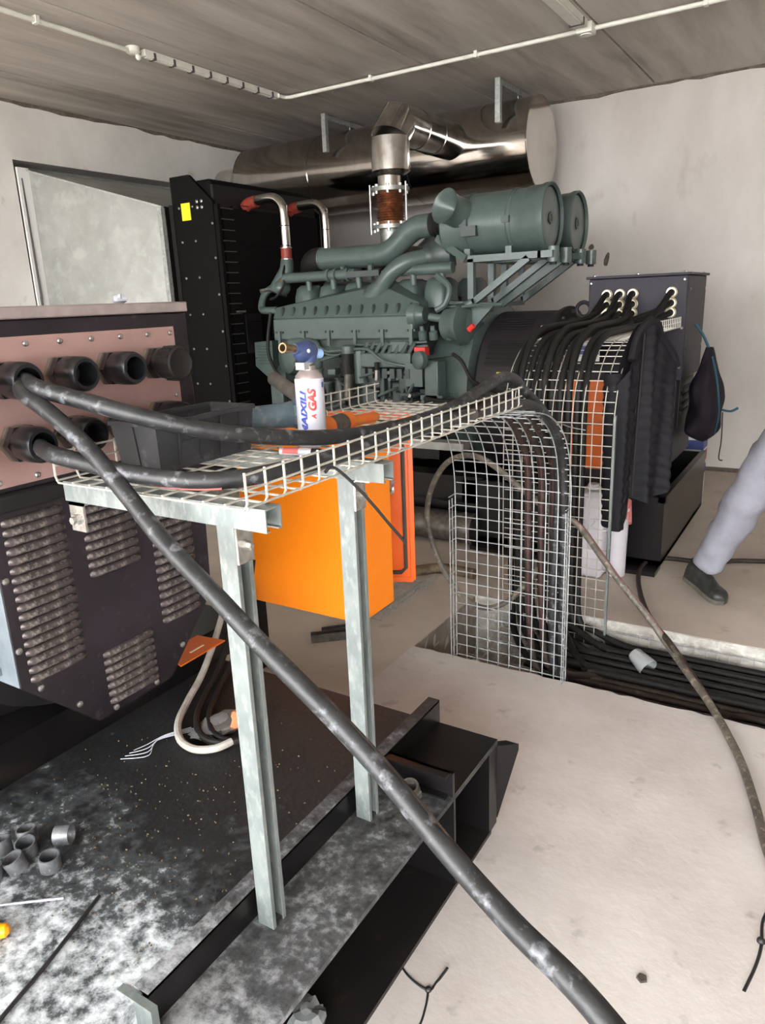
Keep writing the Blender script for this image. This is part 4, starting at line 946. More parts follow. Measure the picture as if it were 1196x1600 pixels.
tag(MB().tube([(-0.851, 2.120, 1.230), (-0.893, 2.400, 1.161), (-0.968, 2.900, 1.046), (-0.994, 3.200, 0.974), (-0.959, 3.280, 0.951)], .0022, 5).build('wire', 'wire_dull'), 'thin grey wire strung between the two mesh trays', 'wire')
# cable ties of the tray
tag(MB().tube([(-0.800, 1.072, 1.247), (-0.795, 1.090, 1.254), (-0.785, 1.126, 1.224), (-0.770, 1.179, 1.165), (-0.760, 1.232, 1.104), (-0.750, 1.276, 1.053)], .0032, 6).build('cable_tie', 'tie_black'), 'long black cable tie sticking out of the tray past the orange cabinet', 'cable tie')

# loose cables by the trench
p = [(-1.372, 2.950, 0.867), (-1.520, 3.000, 0.815), (-1.615, 3.020, 0.684), (-1.646, 3.020, 0.535), (-1.597, 3.000, 0.366), (-1.517, 2.990, 0.231), (-1.433, 3.000, 0.142), (-1.347, 3.050, 0.088), (-1.235, 3.100, 0.141), (-1.085, 3.120, 0.340)]
tag(MB().tube([(-0.996, 3.000, 0.615), (-1.124, 2.960, 0.722), (-1.252, 2.940, 0.826)]+p, .0135, 9).build('cable_loop', 'cable_muddy'), 'muddy cable coiled in a big loop beside the near mesh', 'cable')
t = thing('loose_cable', 'muddy cable with red line slanting from the mesh across the trench to the near floor', 'cable', (-.5, 3.0, 0))
p = [(-1.10, 3.02, .68), (-0.971, 3.030, 0.604), (-0.904, 3.050, 0.566), (-0.754, 3.100, 0.345), (-0.607, 3.100, 0.183), (-0.516, 3.080, 0.079), (-0.380, 2.873, 0.050), (-0.288, 2.729, 0.035), (-0.206, 2.572, 0.024), (-0.131, 2.389, 0.020), (-0.069, 2.179, 0.020), (-0.022, 1.995, 0.020), (.03, 1.85, .0195), (.12, 1.5, .0195), (.35, 1.0, .0195)]
MB().tube(p, .0140, 10).build('sheath', 'cable_muddy', t)
MB().tube([q+Vector((.0135, 0, .005)) for q in crom(p, 6)[8:44]], .0035, 5, smooth=False).build('red_line', 'stripe_red', t)
p = [(1.2, 4.9, .0145), (-0.248, 4.531, 0.014), (-0.487, 4.382, 0.014), (-0.780, 4.340, 0.015), (-0.842, 4.167, 0.030), (-0.827, 3.946, 0.030), (-0.739, 3.636, 0.030), (-0.629, 3.370, 0.030), (-0.498, 3.050, 0.099), (-0.377, 2.990, -0.018), (-0.253, 2.920, -0.126), (-.16, 2.86, -.07), (.1, 2.84, -.07), (.6, 2.84, -.07)]
tag(MB().tube(p, .0135, 10).build('loose_cable', 'cable_brown'), 'brown cable running past the walking person and looping down into the trench', 'cable')

# ---------------------------------------------------------------- orange cabinet with its door ajar
oc = thing('electrical_cabinet', 'orange steel electrical cabinet behind the strut support with its door ajar', 'cabinet', (-1.69, 2.18, .40))
ob = MB()
x0, x1, y0, y1, z0, z1 = -1.965, -1.413, 2.06, 2.30, .40, 1.12; th = .012
ob.box(x0, y0, z0, x1, y0+th, z1); ob.box(x0, y0+th, z0, x0+th, y1, z1); ob.box(x1-th, y0+th, z0, x1, y1, z1); ob.box(x0+th, y0+th, z0, x1-th, y1, z0+th); ob.box(x0+th, y0+th, z1-th, x1-th, y1, z1)
ob.build('body', 'orange', oc, bevel=.003)
h0 = Vector((-1.962, 2.305, 0)); dd = Vector((.506, .238, 0)).normalized(); nn = Vector((-dd.y, dd.x, 0)); W_ = .555
door = MB().prism([h0+Vector((0, 0, .40)), h0+dd*W_+Vector((0, 0, .40)), h0+dd*W_+Vector((0, 0, 1.12)), h0+Vector((0, 0, 1.12))], nn*.012)
for a, b in (((0, .40), (W_, .40)), ((W_, .40), (W_, 1.12)), ((W_, 1.12), (0, 1.12)), ((0, 1.12), (0, .40))):
    door.bar(h0+dd*a[0]+Vector((0, 0, a[1])), h0+dd*b[0]+Vector((0, 0, b[1])), .022, .012, nn)
do = door.build('door', 'orange_in', oc, bevel=.002)
gk = [h0+dd*.035+Vector((0, 0, .435)), h0+dd*(W_-.05)+Vector((0, 0, .435)), h0+dd*(W_-.03)+Vector((0, 0, .455)), h0+dd*(W_-.03)+Vector((0, 0, 1.065)), h0+dd*(W_-.05)+Vector((0, 0, 1.085)), h0+dd*.035+Vector((0, 0, 1.085))]
MB().tube([p-nn*.008 for p in gk], .009, 6, smooth=False, closed=True).build('door_gasket', 'gasket', do)
lk = MB().lathe(h0+dd*(W_-.09)-nn*.002+Vector((0, 0, .80)), -nn, [(0, .022), (.012, .022), (.014, .015), (.03, .012)], 14).build('lock', 'bolt_steel', do)
MB().bar(h0+dd*(W_-.09)-nn*.03+Vector((0, 0, .80)), h0+dd*(W_-.07)-nn*.03+Vector((0, 0, .845)), .02, .004, nn).build('cam', 'zinc', lk)
MB().box(-2.10, 2.12, .62, x0, 2.24, .68).build('wall_arm', 'black_paint', oc); MB().box(-2.10, 2.12, .0, -2.04, 2.24, .68).build('stand_post', 'black_paint', oc)
for i, (dx, dy, rz) in enumerate(((0, 0, 0), (.015, .07, .1))):
    p0 = Vector((-2.01+dx, 2.50+dy, .021)); p1 = p0+Vector((.16, .14+.02*i, 0)); s_ = (p1-p0).cross(Vector((0, 0, 1)))
    o = channel(p0, p1, (0, 0, 1)).build('strut_offcut', 'steel_dark', angle=20)
    tag(o, ['dark strut offcut on the floor under the orange cabinet, the nearer one', 'dark strut offcut on the floor under the orange cabinet, the farther one'][i], 'strut offcut', 'strut offcuts on the floor')
MB_ = MB().tube([(-2.012, 3.455, 0.030), (-1.868, 3.583, 0.030), (-1.653, 3.582, 0.030)], .03, 10).build('rusty_pipe', 'rust_in'); tag(MB_, 'short brown pipe lying on the floor behind the near mesh', 'pipe')

# ---------------------------------------------------------------- things on the tray
TZ = 1.2346
cr_ = thing('storage_crate', 'dusty black plastic crate on the tray beside the gland plate', 'crate', (-1.19, 1.11, TZ))
def frus(x0, x1, y0, y1, z0, z1, t):
    return [(x0+t, y0+t, z0), (x1-t, y0+t, z0), (x1-t, y1-t, z0), (x0+t, y1-t, z0)], [(x0, y0, z1), (x1, y0, z1), (x1, y1, z1), (x0, y1, z1)]
cx0, cx1, cy0, cy1, cz = -1.262, -1.128, .968, 1.255, 1.338
b0, t0 = frus(cx0, cx1, cy0, cy1, TZ, cz, .010); b1, t1 = frus(cx0+.003, cx1-.003, cy0+.003, cy1-.003, TZ+.004, cz, .010)
mb = MB(); mb.add(b0+t0+b1+t1, [(3, 2, 1, 0)]+[(i, (i+1) % 4, 4+(i+1) % 4, 4+i) for i in range(4)]+[(8, 9, 10, 11)]+[(8+i, 12+i, 12+(i+1) % 4, 8+(i+1) % 4) for i in range(4)]+[(4+i, 4+(i+1) % 4, 12+(i+1) % 4, 12+i) for i in range(4)])
mb.build('bin', 'crate', cr_)
rim = MB()
for a, b in zip(t0, t0[1:]+t0[:1]): rim.bar(Vector(a)+Vector((0, 0, -.004)), Vector(b)+Vector((0, 0, -.004)), .012, .009)
rim.build('rim', 'crate', cr_)
for i in range(4):
    y = cy0+.06+i*.06; MB().bar((cx1-.006, y, TZ+.01), (cx1+.003, y, cz-.01), .005, .004).build('rib', 'crate', cr_)
MB().bar((cx1-.002, cy0+.06, 1.29), (cx1-.001, cy1-.03, 1.29), .004, .005).build('rib', 'crate', cr_)
MB().bar(((cx0+cx1)/2, cy0+.008, TZ+.01), ((cx0+cx1)/2, cy0-.001, cz-.01), .006, .004).build('rib', 'crate', cr_)
# gas can with torch head
GX, GYc = -1.025, 1.335
gc = thing('gas_torch', 'white gas can with a blue torch head standing on the tray', 'gas torch', (GX, GYc, TZ))
MB().lathe((GX, GYc, TZ), (0, 0, 1), [(0, .031), (.003, .033), (.150, .033), (.153, .0335), (.156, .031)], 40).build('can', 'can_white', gc)
MB().lathe((GX, GYc, TZ+.156), (0, 0, 1), [(0, .0315), (.006, .030), (.014, .023), (.018, .020)], 32).build('shoulder', 'alu_strip', gc)
MB().lathe((GX, GYc, TZ+.172), (0, 0, 1), [(0, .017), (.012, .017), (.014, .013), (.022, .013)], 20).build('collar', 'bolt_steel', gc)
MB().box(GX-.012, GYc-.03, TZ+.176, GX+.012, GYc-.010, TZ+.192).build('lock_clip', 'galv', gc)
tz = TZ+.205
hd = MB().sph((GX, GYc-.006, tz+.010), .021, .038, .025, 20, 14)
hd.lathe((GX, GYc, tz-.014), (0, 0, 1), [(0, .019), (.012, .021), (.03, .018)], 20)
hd.lathe((GX, GYc-.025, tz+.016), (0, -1, .12), [(0, .017), (.015, .013), (.02, .011)], 16)
hb_ = hd.build('torch_body', 'torch_blue', gc)
MB().sph((GX+.017, GYc-.018, tz+.012), .005, .006, .005).build('trigger', 'can_white', hb_)
MB().lathe((GX, GYc+.028, tz+.004), (0, 1, -.15), [(0, .008), (.005, .011), (.020, .011), (.022, .008)], 16).build('valve_knob', 'knob_blue', hb_)
MB().lathe((GX, GYc-.044, tz+.0185), (0, -1, .12), [(-.005, .008), (.02, .009), (.035, .0105), (.042, .011), (.042, .008), (.02, .007)], 18, caps=False).build('burner_tube', 'brass', hb_)
def text_on_can(body, size, xs_, mt, ang, z, par, name):
    cu = bpy.data.curves.new('t', 'FONT'); cu.body = body; cu.size = size; cu.align_x = 'CENTER'; cu.align_y = 'CENTER'; cu.shear = .25; cu.offset = size*.05
    ob_ = bpy.data.objects.new('t', cu); COL.objects.link(ob_); bpy.context.view_layer.update()
    me = bpy.data.meshes.new_from_object(ob_.evaluated_get(bpy.context.evaluated_depsgraph_get()))
    bm = bmesh.new(); bm.from_mesh(me); bmesh.ops.triangulate(bm, faces=bm.faces)
    for _ in range(3):
        bmesh.ops.subdivide_edges(bm, edges=[e_ for e_ in bm.edges if abs(e_.verts[0].co.y-e_.verts[1].co.y) > .0022], cuts=1, use_grid_fill=True)
        bmesh.ops.triangulate(bm, faces=bm.faces)
    bm.verts.index_update()
    vs = []
    for v in bm.verts:   # the text runs up the can and its height wraps round it
        a = ang-v.co.y/.0336; vs.append((GX+.0337*math.cos(a), GYc+.0337*math.sin(a), z+v.co.x*xs_))
    fs = [tuple(v.index for v in p.verts) for p in bm.faces]
    bm.free(); bpy.data.objects.remove(ob_); bpy.data.meshes.remove(me)
    return MB().add(vs, fs).build(name, mt, par)
view_a = math.atan2(-GYc, -GX)   # angle of the can side that faces the doorway
text_on_can('MAIXILI', .020, 1.45, 'ink_blue', view_a-.48, TZ+.078, gc, 'lettering')
text_on_can('GAS', .025, 1.05, 'ink_red', view_a+.14, TZ+.108, gc, 'lettering')
text_on_can('A', .014, 1.0, 'ink_red', view_a+.20, TZ+.072, gc, 'lettering')
MB().grid(lambda u, v: Vector((GX+.0334*math.cos(view_a+.95+.25*u), GYc+.0334*math.sin(view_a+.95+.25*u), TZ+.135+.012*v)), 4, 2).build('printed_patch', 'ink_blue', gc)
# power tool, steel bar, crimping tool, marker
pt = thing('power_tool', 'grey-blue power tool with a red collar lying on the tray behind the crate', 'power tool', (-1.25, 1.45, TZ))
MB().lathe((-1.285, 1.40, TZ+.040), (.62, .78, 0), [(0, .020), (.01, .030), (.10, .033), (.12, .034)], 20).build('motor_body', 'tool_blue', pt)
MB().lathe((-1.285, 1.40, TZ+.040), (.62, .78, 0), [(-.03, .028), (-.02, .034), (-.005, .034), (.0, .028)], 20).build('red_collar', 'tool_red', pt)
MB().lathe((-1.21, 1.494, TZ+.042), (.62, .78, 0), [(0, .034), (.01, .040), (.035, .041), (.045, .036)], 8).build('gearbox', 'tool_blue', pt)
fl4 = MB().lathe((-1.18, 1.53, TZ+.040), (.62, .78, 0), [(0, .042), (.012, .042), (.018, .03), (.04, .024)], 6).build('front_flange', 'steel_dark', pt)
MB().tube([(-1.305, 1.375, TZ+.03), (-1.34, 1.35, TZ+.05), (-1.36, 1.36, TZ+.04), (-1.33, 1.40, TZ+.01)], .007, 8).build('handle_loop', 'rubber', pt)
sb = thing('steel_bar', 'grey round bar with an ivory tip resting on the back rail of the tray', 'bar', (-1.3, 1.7, TZ))
MB().cyl((-1.52, 1.80, TZ+.095), (-1.23, 1.63, TZ+.035), .022, n=18).build('shaft', 'wood_dark', sb)
MB().cyl((-1.23, 1.63, TZ+.035), (-1.19, 1.607, TZ+.027), .018, .012, n=14).build('tip', 'ivory', sb)
ct = thing('crimping_tool', 'orange-handled cutting tool lying on the tray behind the gas can', 'hand tool', (-1.02, 1.5, TZ))
MB().lathe((-1.04, 1.40, TZ+.03), (.0, 1, 0), [(-.02, .016), (0, .026), (.02, .026), (.025, .022)], 18).build('nose_ring', 'tool_orange', ct)
MB().lathe((-1.04, 1.42, TZ+.03), (.0, 1, 0), [(0, .022), (.06, .024), (.065, .018)], 18).build('barrel', 'steel_dark', ct)
MB().lathe((-1.04, 1.485, TZ+.03), (.0, 1, 0), [(0, .024), (.02, .025), (.025, .02)], 18).build('rear_ring', 'tool_orange', ct)
MB().lathe((-1.04, 1.505, TZ+.028), (.12, 1, -.02), [(0, .016), (.06, .013), (.10, .014), (.115, .010)], 14).build('handle', 'tool_orange', ct)
mk_ = thing('marker_pen', 'white and red marker pen with black cap lying on the tray mesh', 'marker pen', (-.97, 1.235, TZ))
MB().cyl((-1.03, 1.222, TZ+.008), (-.955, 1.238, TZ+.008), .008, n=14).build('barrel', 'can_white', mk_)
MB().cyl((-1.022, 1.2237, TZ+.0085), (-.985, 1.2316, TZ+.0085), .0082, n=14).build('red_print', 'stripe_pink', mk_)
MB().cyl((-.955, 1.238, TZ+.008), (-.915, 1.2465, TZ+.008), .0085, .0078, n=14).build('cap', 'rubber', mk_)

# ---------------------------------------------------------------- jacket, bag, bins by the far set
jl = [(1.40, .0), (1.31, .0), (1.18, 0)]
def jacket_fn(side):
    def f(u, v):
        x = -.862+.175*u; y = 3.34+.37*u
        top = 1.15+.26*math.sin(min(1, u/.42)*math.pi/2) if u < .42 else 1.41-.27*((u-.42)/.58)**1.3
        bot = .47 if u < .16 else (.50 if u < .27 else .60+.03*math.sin(u*9))
        z = top+(bot-top)*v
        fold = .030*math.sin(u*17+.6+v*.5)+.016*math.sin(u*31+2*v)
        quilt = .009*abs(math.sin((z+.015*math.sin(u*8))*math.pi/.052))
        n_ = Vector((.895, -.446, 0)); k = math.sin(min(1, max(0, min(u, 1-u)*9))*math.pi/2)
        off = (fold*(.35+.65*v)+quilt+.030)*k if side > 0 else (-.022+.3*fold*v)*k
        return Vector((x, y, z))+n_*(off+.024)
    return f
jm = MB(); jm.grid(jacket_fn(1), 60, 90); jm.grid(jacket_fn(-1), 60, 90)
jk = thing('padded_jacket', 'black quilted padded jacket hung on the edge of the far mesh tray', 'jacket', (-.75, 3.56, .45))
jm.build('quilted_shell', 'jacket', jk, angle=60)
MB().tube([jacket_fn(1)(.30, .02+.97*i/14)+Vector((.003, -.003, 0)) for i in range(15)], .005, 6).build('zip_placket', 'rubber', jk)
MB().tube([jacket_fn(1)(u/10, .0)+Vector((0, 0, .012)) for u in range(1, 10)], .018, 8).build('collar', 'jacket', jk)
sl = MB().grid(lambda u, v: Vector((-.865+.045*math.cos(2*math.pi*u)*(1-.25*v)+.01*v, 3.385+.05*math.sin(2*math.pi*u)*(1-.2*v), 1.2-.72*v))+Vector((math.cos(2*math.pi*u), math.sin(2*math.pi*u), 0))*.008*abs(math.sin(v*.72*math.pi/.052)), 16, 60, True)
sl.build('sleeve', 'jacket', jk, angle=60)
bgx, bgy = -.705, 5.0
bgt = thing('drawstring_bag', 'dark drawstring bag hanging on the side of the far alternator', 'bag', (bgx, bgy, .60))
def bagf(u, v):
    a = 2*math.pi*u; r = .135*(math.sin(min(1, v/.16)*math.pi/2)**.8)*(1-.80*max(0, (v-.35)/.65)**1.5)
    q = 1.05+.38*noise.noise(Vector((math.cos(a)*1.6, math.sin(a)*1.6, v*4)))+.05*math.sin(a*7)*max(0, v-.4)
    return Vector((bgx+r*.72*q*math.cos(a)+.0*v, bgy+r*1.15*q*math.sin(a)-.05*(v-.4), .60+.60*v))
MB().grid(bagf, 30, 28, True).build('sack', 'bag', bgt, angle=60)
MB().tube([(bgx, bgy-.03, 1.19), (bgx-.04, bgy-.02, 1.27), (-.80, bgy, 1.34)], .008, 6).build('cord', 'teal', bgt)
MB().tube([(bgx+.03, bgy-.09, 1.15), (bgx+.075, bgy-.10, .98), (bgx+.09, bgy-.06, .8), (bgx+.07, bgy-.02, .66)], .006, 6).build('cord', 'teal', bgt)
MB().tube([(bgx+.08, bgy+.1, .80), (bgx+.13, bgy+.18, .78), (bgx+.17, bgy+.2, .80)], .008, 6).build('strap', 'teal', bgt)
MB().tube([(bgx+.09, bgy+.12, .78), (bgx+.095, bgy+.14, .6), (bgx+.09, bgy+.13, .48), (bgx+.11, bgy+.15, .46)], .004, 6).build('loose_cord', 'tie_black', bgt)
cn = thing('plastic_canister', 'greyish white plastic canister with scribbled marks behind the far mesh tray', 'canister', (-1.09, 3.95, 0))
MB().box(-1.17, 3.88, 0, -1.02, 4.04, .50).build('body', 'white_plastic', cn, bevel=.02)
MB().lathe((-1.10, 3.96, .50), (0, 0, 1), [(0, .03), (.03, .03)], 16).build('cap', 'white_plastic', cn)
for i, ch in enumerate((((0, 0), (.02, .03), (.0, .05), (-.012, .025), (0, 0)), ((.03, 0), (.03, .05), (.05, .04), (.03, .025), (.052, .012), (.03, 0)), ((.065, .045), (.085, .05), (.085, .03), (.065, 0), (.09, 0)))):
    MB().tube([(-1.15+a, 3.879, .30+b) for a, b in ch], .002, 5, smooth=False).build('scribble', 'wire_dull', cn)
bk = thing('paint_bucket', 'narrow white bucket with a pink cloth over it by the black base', 'bucket', (-.965, 4.0, 0))
MB().lathe((-.965, 4.0, 0), (0, 0, 1), [(0, .05), (.38, .058), (.385, .062), (.40, .062)], 24).build('body', 'white_plastic', bk)
pc = MB().grid(lambda u, v: Vector((-.965+(.064+.010*math.sin(u*2*math.pi*6)*v)*math.cos(2*math.pi*u), 4.0+(.064+.010*math.sin(u*2*math.pi*6)*v)*math.sin(2*math.pi*u), .46-v*(.14+.03*math.sin(u*13)))), 40, 8, True)
pc.lathe((-.965, 4.0, .455), (0, 0, 1), [(0, .064), (.01, .05), (.012, .0)], 20)
tag(pc.build('pink_cloth', 'pink_cloth', angle=60), 'pink cloth draped over the narrow white bucket', 'cloth')
sk_ = thing('paper_sack', 'red, white and blue printed sack standing behind the far alternator', 'sack', (-.85, 5.85, 0))
MB().box(-1.03, 5.75, 0, -.80, 5.95, .52).build('sack_body', 'paper', sk_, bevel=.02)
MB().box(-1.02, 5.748, .40, -.799, 5.94, .47).build('blue_band', 'sack_blue', sk_); MB().box(-1.02, 5.748, .30, -.799, 5.94, .385).build('red_band', 'sack_red', sk_); MB().box(-1.02, 5.748, .20, -.799, 5.94, .27).build('blue_band', 'sack_blue', sk_)

# ---------------------------------------------------------------- walking person
pe = thing('person', 'person walking away to the right in light grey trousers and black work shoes', 'person', (-.1, 3.6, 0))
def skin(name, verts, edges, radii, mt, root=0, sub=2):
    me = bpy.data.meshes.new(name); me.from_pydata([tuple(Vector(v)-wo(pe)) for v in verts], edges, []); me.update()
    o = bpy.data.objects.new(name, me); COL.objects.link(o); o.parent = pe; WO[o.name] = wo(pe)
    sm_ = o.modifiers.new('skin', 'SKIN'); sm_.use_smooth_shade = True
    for i, r in enumerate(radii): me.skin_vertices[0].data[i].radius = (r, r); me.skin_vertices[0].data[i].use_root = (i == root)
    s2_ = o.modifiers.new('sub', 'SUBSURF'); s2_.levels = sub; s2_.render_levels = sub
    me.materials.append(M[mt]); return o
ankB = (-.475, 3.875, .165); kneB = (-.318, 3.80, .56); hipB = (-.13, 3.70, .98)
hipF = (-.03, 3.83, .98); kneF = (.20, 3.62, .57); ankF = (.30, 3.47, .12)
pel = (-.08, 3.765, 1.02); chest = (-.04, 3.74, 1.36); neck = (-.02, 3.725, 1.52); head = (.0, 3.71, 1.68)
shL = (.08, 3.86, 1.43); shR = (-.15, 3.60, 1.43); elL = (.02, 3.97, 1.16); elR = (-.10, 3.47, 1.16); wrL = (.02, 3.97, .91); wrR = (.06, 3.36, .98)
skin('body', [pel, chest, neck, hipB, kneB, ankB, hipF, kneF, ankF, shL, elL, wrL, shR, elR, wrR, (.0, 3.715, 1.62), (.005, 3.705, 1.72)],
     [(0, 1), (1, 2), (0, 3), (3, 4), (4, 5), (0, 6), (6, 7), (7, 8), (1, 9), (9, 10), (10, 11), (1, 12), (12, 13), (13, 14), (2, 15), (15, 16)],
     [.10, .09, .055, .07, .055, .04, .07, .055, .04, .045, .042, .03, .045, .042, .03, .085, .09], 'skin')
tr = skin('trousers', [pel, hipB, (-.225, 3.75, .77), kneB, (-.40, 3.84, .36), (-.462, 3.868, .20), (-.475, 3.876, .145), hipF, kneF, (.27, 3.53, .33), (.30, 3.475, .13), (-.075, 3.76, 1.09)],
     [(0, 1), (1, 2), (2, 3), (3, 4), (4, 5), (5, 6), (0, 7), (7, 8), (8, 9), (9, 10), (0, 11)],
     [.125, .105, .112, .100, .088, .078, .070, .105, .095, .085, .08, .13], 'trousers')
dm = tr.modifiers.new('folds', 'DISPLACE'); tx = bpy.data.textures.new('folds', 'CLOUDS'); tx.noise_scale = .09; dm.texture = tx; dm.strength = .04; dm.mid_level = .5
fd = Vector((.75, -.66, 0)).normalized(); sd_ = Vector((-fd.y, fd.x, 0))
tor = [(.98, .155, .125), (1.06, .155, .125), (1.16, .15, .115), (1.28, .175, .125), (1.38, .195, .125), (1.45, .185, .105), (1.50, .12, .085), (1.53, .07, .07)]
def torso(u, v):
    k = v*(len(tor)-1); i_ = min(int(k), len(tor)-2); t_ = k-i_; t_ = t_*t_*(3-2*t_)
    z_, a_, b_ = [tor[i_][q]+(tor[i_+1][q]-tor[i_][q])*t_ for q in range(3)]; a = 2*math.pi*u
    c_ = Vector(pel).lerp(Vector(neck), (z_-1.02)/.5); return Vector((c_.x, c_.y, z_))+sd_*a_*math.cos(a)+fd*b_*math.sin(a)
shm = MB(); shm.grid(torso, 24, 32, True)
for s_, e_ in ((shL, elL), (shR, elR)):
    a_ = Vector(s_); b_ = Vector(e_); shm.tube([a_.lerp(Vector(chest), .35)+Vector((0, 0, .05)), a_+Vector((0, 0, .0)), a_.lerp(b_, .5), b_], lambda t: .075-.018*t, 14)
shm.build('shirt', 'shirt', pe, angle=70)
MB().sph((.0, 3.705, 1.735), .088, .092, .085).build('hair', 'hair', pe)
fd = Vector((.75, -.66, 0)).normalized()
for sx in (-1, 1): MB().sph(Vector((.0, 3.705, 1.695))+fd*.082+Vector((-fd.y, fd.x, 0))*.03*sx, .012).build('eye', 'hair', pe)
MB().sph(Vector((.0, 3.705, 1.665))+fd*.095, .013, .013, .02).build('nose', 'skin', pe)
for w_, e_ in ((wrL, elL), (wrR, elR)):
    w2 = Vector(w_); d = (w2-Vector(e_)).normalized(); s_ = d.cross(Vector((0, 0, 1))).normalized()
    hm = MB().tube([w2, w2+d*.05, w2+d*.09], lambda t: .034-.006*t, 10)
    for k in range(4): hm.tube([w2+d*.08+s_*(k-1.5)*.017, w2+d*(.12+.006*(k % 3))+s_*(k-1.5)*.018, w2+d*(.145+.008*(k % 3))+s_*(k-1.5)*.017+Vector((.008, 0, -.012))], .0085, 7)
    hm.tube([w2+d*.03+s_*.03, w2+d*.06+s_*.05, w2+d*.09+s_*.052], .0095, 7)
    hm.build('hand', 'skin', pe)
def shoe(toe, heel, lift):
    toe = Vector(toe); heel = Vector(heel); f = (toe-heel); L = f.length; f.normalize(); s_ = f.cross(Vector((0, 0, 1))).normalized(); up = s_.cross(f).normalized()
    def up_f(u, v):
        t = v; wd = .046*(math.sin(min(1, t/.10+.28)*math.pi/2))*(1.0+.12*math.sin(max(0, t-.45)*math.pi/.55)) * (math.sqrt(max(0, 1-max(0, (t-.82)/.18)**2.2)))
        ht = (.098 if t < .32 else .098-.052*min(1, (t-.32)/.34)) if t < .8 else .046*math.sqrt(max(.02, 1-((t-.8)/.21)**2))
        a = math.pi*u; return heel+f*(L*t)+s_*wd*math.cos(a)+up*(.022+ht*math.sin(a)**.7)
    mb_ = MB(); mb_.grid(up_f, 15, 24); o = mb_.build('shoe', 'shoe', pe, angle=60)
    def so(u, v):
        p = up_f(0 if u < .5 else 1, v); c = heel+f*(L*v); q = p-c; q = q-up*q.dot(up)
        h = (0.0, .024)[1 if u in (.0, 1.0) else 0]; return c+q*1.06+up*h
    ml = MB(); n = 24; ring = []
    for i in range(n): 
        v = i/(n-1); ring.append((so(0.0, v), so(.25, v), so(.75, v), so(1.0, v)))
    vs = [p for r_ in ring for p in r_]; fs = [(i*4+k, i*4+k+1, i*4+5+k, i*4+4+k) for i in range(n-1) for k in range(3)]+[(i*4+3, i*4, i*4+4, i*4+7) for i in range(n-1)]
    ml.add(vs, fs).build('sole', 'sole', o)
    for k in range(4):
        c = heel+f*(L*(.40+.075*k))+up*(.118-.018*k); MB().tube([c-s_*.022, c+up*.006, c+s_*.022], .003, 5).build('lace', 'tie_black', o)
    return o
shoe((-.372, 3.79, .002), (-.575, 3.965, .062), .06)
shoe((.40, 3.36, .002), (.22, 3.56, .002), 0)

# ---------------------------------------------------------------- things on the skid
RP = [(-1.485, .752), (-1.363, .726), (-1.425, .690), (-1.452, .728), (-1.505, .700), (-1.450, .642)]
desc = ['farthest of the pile', 'right-hand end of the pile', 'front and middle of the pile', 'centre of the pile', 'left of the centre', 'nearest of the pile at the frame edge']
for i, (x, y) in enumerate(RP):
    tilt = Vector((random.uniform(-.25, .25), random.uniform(-.3, .1), 1)).normalized()
    tag(MB().lathe((x, y, PZ+.006), tilt, [(0, .0225), (.034, .0225), (.034, .0195), (0, .0195), (0, .0225)], 26, caps=False).build('pipe_ring', 'ring'), 'short grey pipe ring on the dusty deck, '+desc[i], 'pipe ring', 'pipe rings piled on the deck')
tag(MB().lathe((-1.425, .785, PZ+.0235), (.8, .5, .05), [(0, .0225), (.036, .0225), (.036, .0195), (0, .0195), (0, .0225)], 26, caps=False).build('pipe_ring', 'ring'), 'short grey pipe ring lying on its side on the dusty deck', 'pipe ring', 'pipe rings piled on the deck')
sd = thing('screwdriver', 'screwdriver with a bright steel shaft lying on the dusty deck', 'screwdriver', (-1.36, .61, PZ))
MB().cyl((-1.42, .555, PZ+.012), (-1.263, .686, PZ+.005), .0032, n=10).build('shaft', 'screw_steel', sd)
MB().lathe((-1.42, .555, PZ+.014), (-.77, -.64, .02), [(0, .008), (.01, .013), (.08, .014), (.09, .009)], 12).build('handle', 'tool_yellow', sd)
kn = thing('cutter_knife', 'orange-yellow knife handle at the left edge of the dusty deck', 'knife', (-1.33, .54, PZ))
MB().lathe((-1.275, .575, PZ+.016), (-.75, -.62, 0), [(0, .006), (.006, .013), (.03, .016), (.06, .013), (.12, .014), (.13, .008)], 14).build('handle', 'tool_yellow', kn)
tag(MB().tube([(-1.06, .25, PZ+.005), (-1.115, .44, PZ+.005), (-1.15, .57, PZ+.005), (-1.201, .727, PZ+.005)], .0042, 7).build('thin_cord', 'tie_black'), 'thin black cord lying on the dusty deck', 'cord')
nu = thing('gland_nut', 'black hexagonal gland nut lying beside the gusset of the skid', 'nut', (-.828, 1.405, BZ))
MB().lathe((-.828, 1.395, BZ+.012), (.1, -.35, 1), [(0, .030), (.022, .030), (.026, .026), (.026, .020), (.0, .020)], 6, caps=False).build('hexagon', 'steel_dark', nu, angle=20)
MB().lathe((-.828, 1.395, BZ+.012), (.1, -.35, 1), [(.026, .026), (.042, .024), (.042, .019), (.0, .019)], 20, caps=False).build('thread', 'steel_dark', nu)
def loop(dx, dy, r, mt, label, name='flexible_conduit'):
    return tag(MB().tube([(-1.80+dx, 1.80+dy, .66), (-1.74+dx, 1.68+dy, .52), (-1.66+dx, 1.50+dy, .42), (-1.60+dx, 1.37+dy, .395), (-1.54+dx, 1.27+dy, .388), (-1.47+dx, 1.21+dy, .386), (-1.40+dx, 1.195+dy, .386), (-1.35+dx, 1.225+dy, .386), (-1.33+dx, 1.27+dy, .388)], r, 9).build(name, mt), label, 'conduit')
loop(0, 0, .011, 'conduit_white', 'off-white flexible conduit bent in a loop on the deck')
loop(.025, .05, .010, 'cable_mid', 'dark grey flexible conduit inside the loop of the off-white one')
loop(.05, .075, .009, 'cable_black', 'black cable innermost in the bent loops on the deck', 'black_cable')
